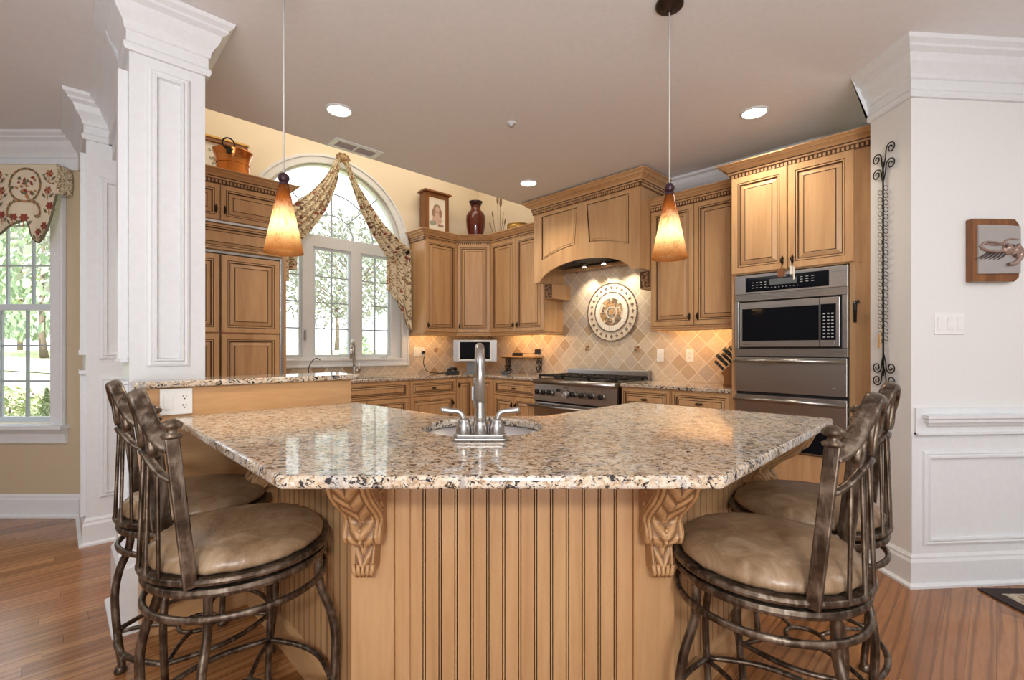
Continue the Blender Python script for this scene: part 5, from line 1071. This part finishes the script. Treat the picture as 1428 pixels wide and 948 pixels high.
for mx in (-3.39, -4.025):
    for i in range(40):
        a_ = 2 * PI * i / 40; leafpoly(b, mx + .105 * math.cos(a_), 2.35 + .115 * math.sin(a_), .03, .0075, a_ + PI / 2 + .35 * (1 if i % 2 else -1), 2 if i % 3 else 3)
    for i in range(30): leafpoly(b, mx + R.gauss(0, .030), 2.335 + R.gauss(0, .04), R.uniform(.02, .036), R.uniform(.006, .012), R.uniform(0, 3), R.choice([1, 1, 3, 2]))
    for sx in (-1, 1):
        for i in range(14): q = i / 13; leafpoly(b, mx + sx * (.01 + .10 * math.sin(q * 2.4)), 2.235 - .10 * q + .02 * math.sin(6 * q), .028, .008, sx * (.4 + 2 * q), 2 if i % 2 else 3)
        for i in range(10): leafpoly(b, mx + sx * (.13 + .018 * i), 2.42 - .05 * math.sin(i * .5) - .004 * i, .024, .005, sx * (.3 - .25 * i), 3 if i % 2 else 2)
    for (dx, dz) in ((.165, 2.31), (-.165, 2.31), (.185, 2.20), (-.155, 2.14), (-.20, 2.25), (.15, 2.06), (.10, 2.02), (.17, 2.43), (-.19, 2.42), (-.27, 2.33), (-.29, 2.17), (-.06, 2.12), (.0, 2.12)):
        for k in range(6): leafpoly(b, mx + dx + .016 * math.cos(k * 1.05), dz + .016 * math.sin(k * 1.05), .028, .009, k * 1.05, 1 if k % 2 or dz < 2.3 else 3)
        leafpoly(b, mx + dx + .03, dz - .035, .045, .008, .8, 2); leafpoly(b, mx + dx - .03, dz - .035, .045, .008, 2.2, 2); leafpoly(b, mx + dx, dz - .045, .05, .004, 1.57, 3)
for f_ in b.bm.faces: f_.smooth = f_.smooth
b.build('face_panel', [M['linen'], M['thread_r'], M['thread_g'], M['thread_o']], t, normals=False)
b = MB(); b.grid(lambda u, v: (VX1 + .0 + .012 * math.sin(3 * v), -.125 + .115 * u, VZ + (2.28 - VZ) * v * (1 - .1 * u)), 8, 8); b.build('return_panel', M['swag_tail'], t, solid=.003); b = MB(); b.grid(lambda u, v: (VX0, -.125 + .115 * u, VZ + (2.28 - VZ) * v), 8, 8); b.build('return_panel', M['swag_tail'], t, solid=.003)
b = MB(); b.box(VX0, VX1, -.10, -.03, VZ - .015, VZ); b.build('mounting_board', M['linen'], t)
b = MB(); b.tube([(VX0 + (VX1 - VX0) * i / 80, vy(VX0 + (VX1 - VX0) * i / 80, 1) + .004, hem(VX0 + (VX1 - VX0) * i / 80)) for i in range(81)], .007, seg=6); b.build('hem_piping', M['thread_g'], t)
# ------------------------------------------------------------------ right wall: iron rack, plaque, rug
t = thing('iron_rack', 'tall black wrought iron scroll rack on the narrow white wall face', 'wall decoration', (2.03, 2.55, 1.2), -PI / 2)
b = MB(); b.tube([(0, -.014, -.14), (-.002, -.014, 1.02)], .0042, seg=8); b.build('stem', M['iron'], t)
def scr(sx, x0, z0, dz, R0=.032, label=None):
    b = MB(); sgn = 1 if dz > 0 else -1; cx, cz = sx * .048, z0 + dz; pts = [(x0, z0)] + [(sx * .012, z0 + dz * .55)] + [(cx - sx * (R0 + (.008 - R0) * i / 22) * math.cos(i / 22 * 1.5 * 2 * PI), cz + sgn * (R0 + (.008 - R0) * i / 22) * math.sin(i / 22 * 1.5 * 2 * PI)) for i in range(23)]
    b.tube([(p, -.012, q) for p, q in pts], .0031, seg=6); b.build('scroll', M['iron'], t)
for sx in (-1, 1):
    scr(sx, 0, .96 + (.03 if sx > 0 else 0), .09); scr(sx, 0, .89 + (.03 if sx > 0 else 0), .075); scr(sx, 0, -.02, -.075); scr(sx, 0, -.09, -.075)
b = MB()
for i in range(22):
    z = .86 - i * .0385
    for sx in (-1, 1): b.tube([(sx * (.006 + .014 * (1 - math.cos(a_))) , -.016 - .004 * math.sin(a_), z + (.012 if sx > 0 else 0) + .013 * math.sin(a_)) for a_ in [2 * PI * k / 12 for k in range(12)]], .0015, seg=5, closed=True)
b.build('card_loops', M['iron'], t)
o = MB(); o.box(-.004, .010, -.030, -.024, .0, .075); o.tube([(.003, -.024, .07), (.003, -.016, .085), (.01, -.02, .10)], .003, seg=5); o = o.build('clip', M['shelf_wood'], loc=(2.03, 2.565, 1.21), rotz=-PI / 2); tag(o, 'small wooden clip caught in the loops of the iron wall rack', 'clip')
px_ = 2.456; t = thing('stone_plaque', 'square grey stone plaque with a raised crustacean in a brown wooden block', 'plaque', (px_, rw(px_), 1.707), math.atan(.08)); t.scale = (.88, 1, 1)
b = MB(); O = [(-.147, -.155), (.12, -.155), (.147, -.13), (.147, .13), (.12, .155), (-.147, .155)]; I = [(-.128, -.128), (.147 * .98, -.115), (.147 * .98, .13), (-.128, .135)]
b.prism([(-.145, -.16), (.118, -.158), (.145, -.135), (.145, .135), (.118, .16), (-.145, .158)], XZ, -.040, -.0); b.build('wood_block', M['frame_wood'], t, bev=.004)
b = MB(); b.prism([(-.126, -.124), (.138, -.118), (.141, .0), (.138, .122), (.02, .127), (-.126, .125)], XZ, -.052, -.036); b.build('slab', M['fossil'], t, bev=.004)
b = MB()
for pts, r in (([(-.125, .01), (-.09, .034), (-.03, .035), (.03, .022)], .009), ([(-.12, .006), (-.07, -.008), (.0, -.012), (.04, .004)], .010), ([(-.09, .028), (-.02, .022), (.04, .030), (.06, .024)], .006), ([(.03, .045), (.07, .055), (.115, .052)], .006), ([(.02, .03), (.05, .05)], .006)): b.tube(smooth_path([(x, -.053, z) for x, z in pts], 5), r, r * .7, seg=8)
b.sphere((.055, -.054, .0), .035, 1.2, .5, .8, 14); b.sphere((.10, -.054, -.01), .03, 1, .5, 1, 12); b.tube(smooth_path([(.10, -.055, .02), (.13, -.055, -.02), (.10, -.055, -.065), (.05, -.055, -.075)], 6), [.018, .018, .018, .018, .018, .018, .017, .016, .015, .014, .013, .012, .012, .012, .011, .010, .010, .009, .008][:19], seg=8); b.build('shell', M['shell'], t)
b = MB()
for i in range(6): b.tube([(.045 - .022 * i, -.054, -.012), (.02 - .026 * i, -.056, -.035), (-.01 - .028 * i, -.053, -.05)], [.005, .004, .002], seg=6)
for x, z in ((.03, .012), (.062, -.005), (.085, -.03), (.045, -.075), (.07, .018)): b.sphere((x, -.064, z), .009, 1, .6, 1, 8)
b.build('legs', M['shell_d'], t)
t = thing('rug', 'dark bordered patterned rug lying below the white wainscot', 'rug', (3.35, 1.35, .001))
b = MB(); b.box(-1.02, 1.02, -1.0, 1.0, 0, .008); b.build('border', plain('rug_border', (.035, .022, .02), .95), t); b = MB(); b.box(-.96, .96, -.94, .94, .008, .011); b.build('field', M['rug'], t)
# ------------------------------------------------------------------ outdoors
def gz(x, y): return -.16 + 1.35 * min(1, max(0, math.hypot(x, y) - 8) / 16)
b = MB(); b.grid(lambda u, v: (-42 + 60 * u, 3.6 + 50 * v, gz(-42 + 60 * u, 3.6 + 50 * v)), 60, 50); o = b.build('lawn', M['lawn']); tag(o, 'sunlit lawn rising away outside the windows', 'lawn', kind='stuff')
def crown_mesh(name, n, size, shape, seed, m):
    R = random.Random(seed); b = MB()
    for i in range(n):
        p = shape(R); a_ = Vector((R.gauss(0, 1), R.gauss(0, 1), R.gauss(0, 1))).normalized(); c_ = a_.orthogonal().normalized(); d_ = a_.cross(c_); s = size * R.uniform(.6, 1.3)
        b.face([b.v(p + c_ * s), b.v(p + d_ * s * .5), b.v(p - c_ * s), b.v(p - d_ * s * .5)])
    b2 = bpy.data.meshes.new(name); b.bm.to_mesh(b2); b.bm.free(); b2.materials.append(m); return b2
def ball(R):
    while True:
        v = Vector((R.uniform(-1, 1), R.uniform(-1, 1), R.uniform(-1, 1)))
        if .35 < v.length < 1: return Vector((v.x, v.y, v.z * .9))
def cone(R): h = R.random() ** 1.4; r = (1 - h) * (.35 + .65 * R.random()); a_ = R.uniform(0, 6.28); return Vector((r * math.cos(a_), r * math.sin(a_), h * 2 - 1))
CRN = {'broad': crown_mesh('broad_crown', 1600, .06, ball, 1, M['leaf']), 'sparse': crown_mesh('sparse_crown', 2400, .042, ball, 2, M['leaf_p']), 'cone': crown_mesh('conifer_crown', 2200, .06, cone, 3, M['leaf_d']), 'plum': crown_mesh('shrub_crown', 900, .06, ball, 4, M['leaf_r'])}
def tree(name, kind, loc, w_, h_, trunk, label, cat='tree', group=None):
    t = thing(name, label, cat, loc, random.Random(label).uniform(0, 6), group)
    c_ = bpy.data.objects.new('foliage', CRN[kind]); C.objects.link(c_); c_.parent = t; c_.location = (0, 0, trunk + h_ / 2); c_.scale = (w_ / 2, w_ / 2, h_ / 2)
    b = MB(); b.tube([(0, 0, 0), (.02 * w_, 0, trunk), (0, 0, trunk + h_ * .7)], [.045 * w_ ** .6, .035 * w_ ** .6, .01], seg=8)
    if kind in ('broad', 'sparse'):
        R = random.Random(label)
        for i in range(9): z0 = trunk + h_ * R.uniform(.05, .45); a_ = R.uniform(0, 6.28); b.tube([(0, 0, z0), (w_ * .22 * math.cos(a_), w_ * .22 * math.sin(a_), z0 + h_ * .18), (w_ * .40 * math.cos(a_), w_ * .40 * math.sin(a_), z0 + h_ * .36)], [.016 * w_ ** .6, .010 * w_ ** .6, .004], seg=5)
    b.build('trunk', M['bark'], t); return t
def ko(s, d): v = K(s, WT - d); return (v.x, v.y, gz(v.x, v.y) - .02)
tree('bare_tree', 'sparse', ko(4.6, 17), 6, 6.5, 1.4, 'thin leafed tree outside, seen through the middle panes of the arched window')
tree('bare_tree', 'sparse', ko(10.4, 17), 6, 6, 1.2, 'thin leafed tree outside, seen through the right panes of the arched window')
tree('bare_tree', 'sparse', ko(1.4, 11), 5.5, 6, 1.2, 'thin leafed tree outside, seen through the left panes of the arched window')
tree('evergreen_shrub', 'cone', ko(7.2, 10), 1.9, 1.5, .05, 'evergreen shrub low behind the right panes of the arched window', 'shrub')
tree('bare_tree', 'sparse', ko(13.5, 26), 9, 8, 1.0, 'distant pale tree on the rise, farthest back behind the right panes of the arched window')
tree('bare_tree', 'sparse', ko(4.0, 30), 10, 8, 1.0, 'distant pale tree on the rise, farthest back behind the middle panes of the arched window')
def lo(u, y): x = (u - 714) / 655 * y; return (x, y, gz(x, y) - .02)
tree('conifer', 'cone', lo(62, 15), 4.4, 8, .7, 'tall green conifer on the lawn behind the right half of the left window'); tree('conifer', 'cone', lo(-48, 19), 4.4, 9, .6, 'farther green conifer at the left edge of the left window')
tree('leafy_tree', 'broad', lo(28, 28), 6, 7, 1.6, 'bright green leafy tree outside behind the upper panes of the left window')
tree('bush', 'broad', lo(14, 5.4), 1.0, 1.0, .02, 'bright green bush close outside the left window', 'shrub'); tree('bush', 'plum', lo(42, 5.9), .9, .9, .02, 'purple leafed bush outside the left window, right of the green bush', 'shrub'); tree('bush', 'cone', lo(66, 5.0), .55, .95, .02, 'small dark bush outside the lower right pane of the left window', 'shrub')
b = MB(); b.grid(lambda u, v: (-26 + 18 * u, 12 + 2.6 * v, gz(-26 + 18 * u, 12 + 2.6 * v) + .03), 30, 6); o = b.build('driveway', M['drive'], None); tag(o, 'pale driveway crossing the lawn outside the left window', 'driveway')
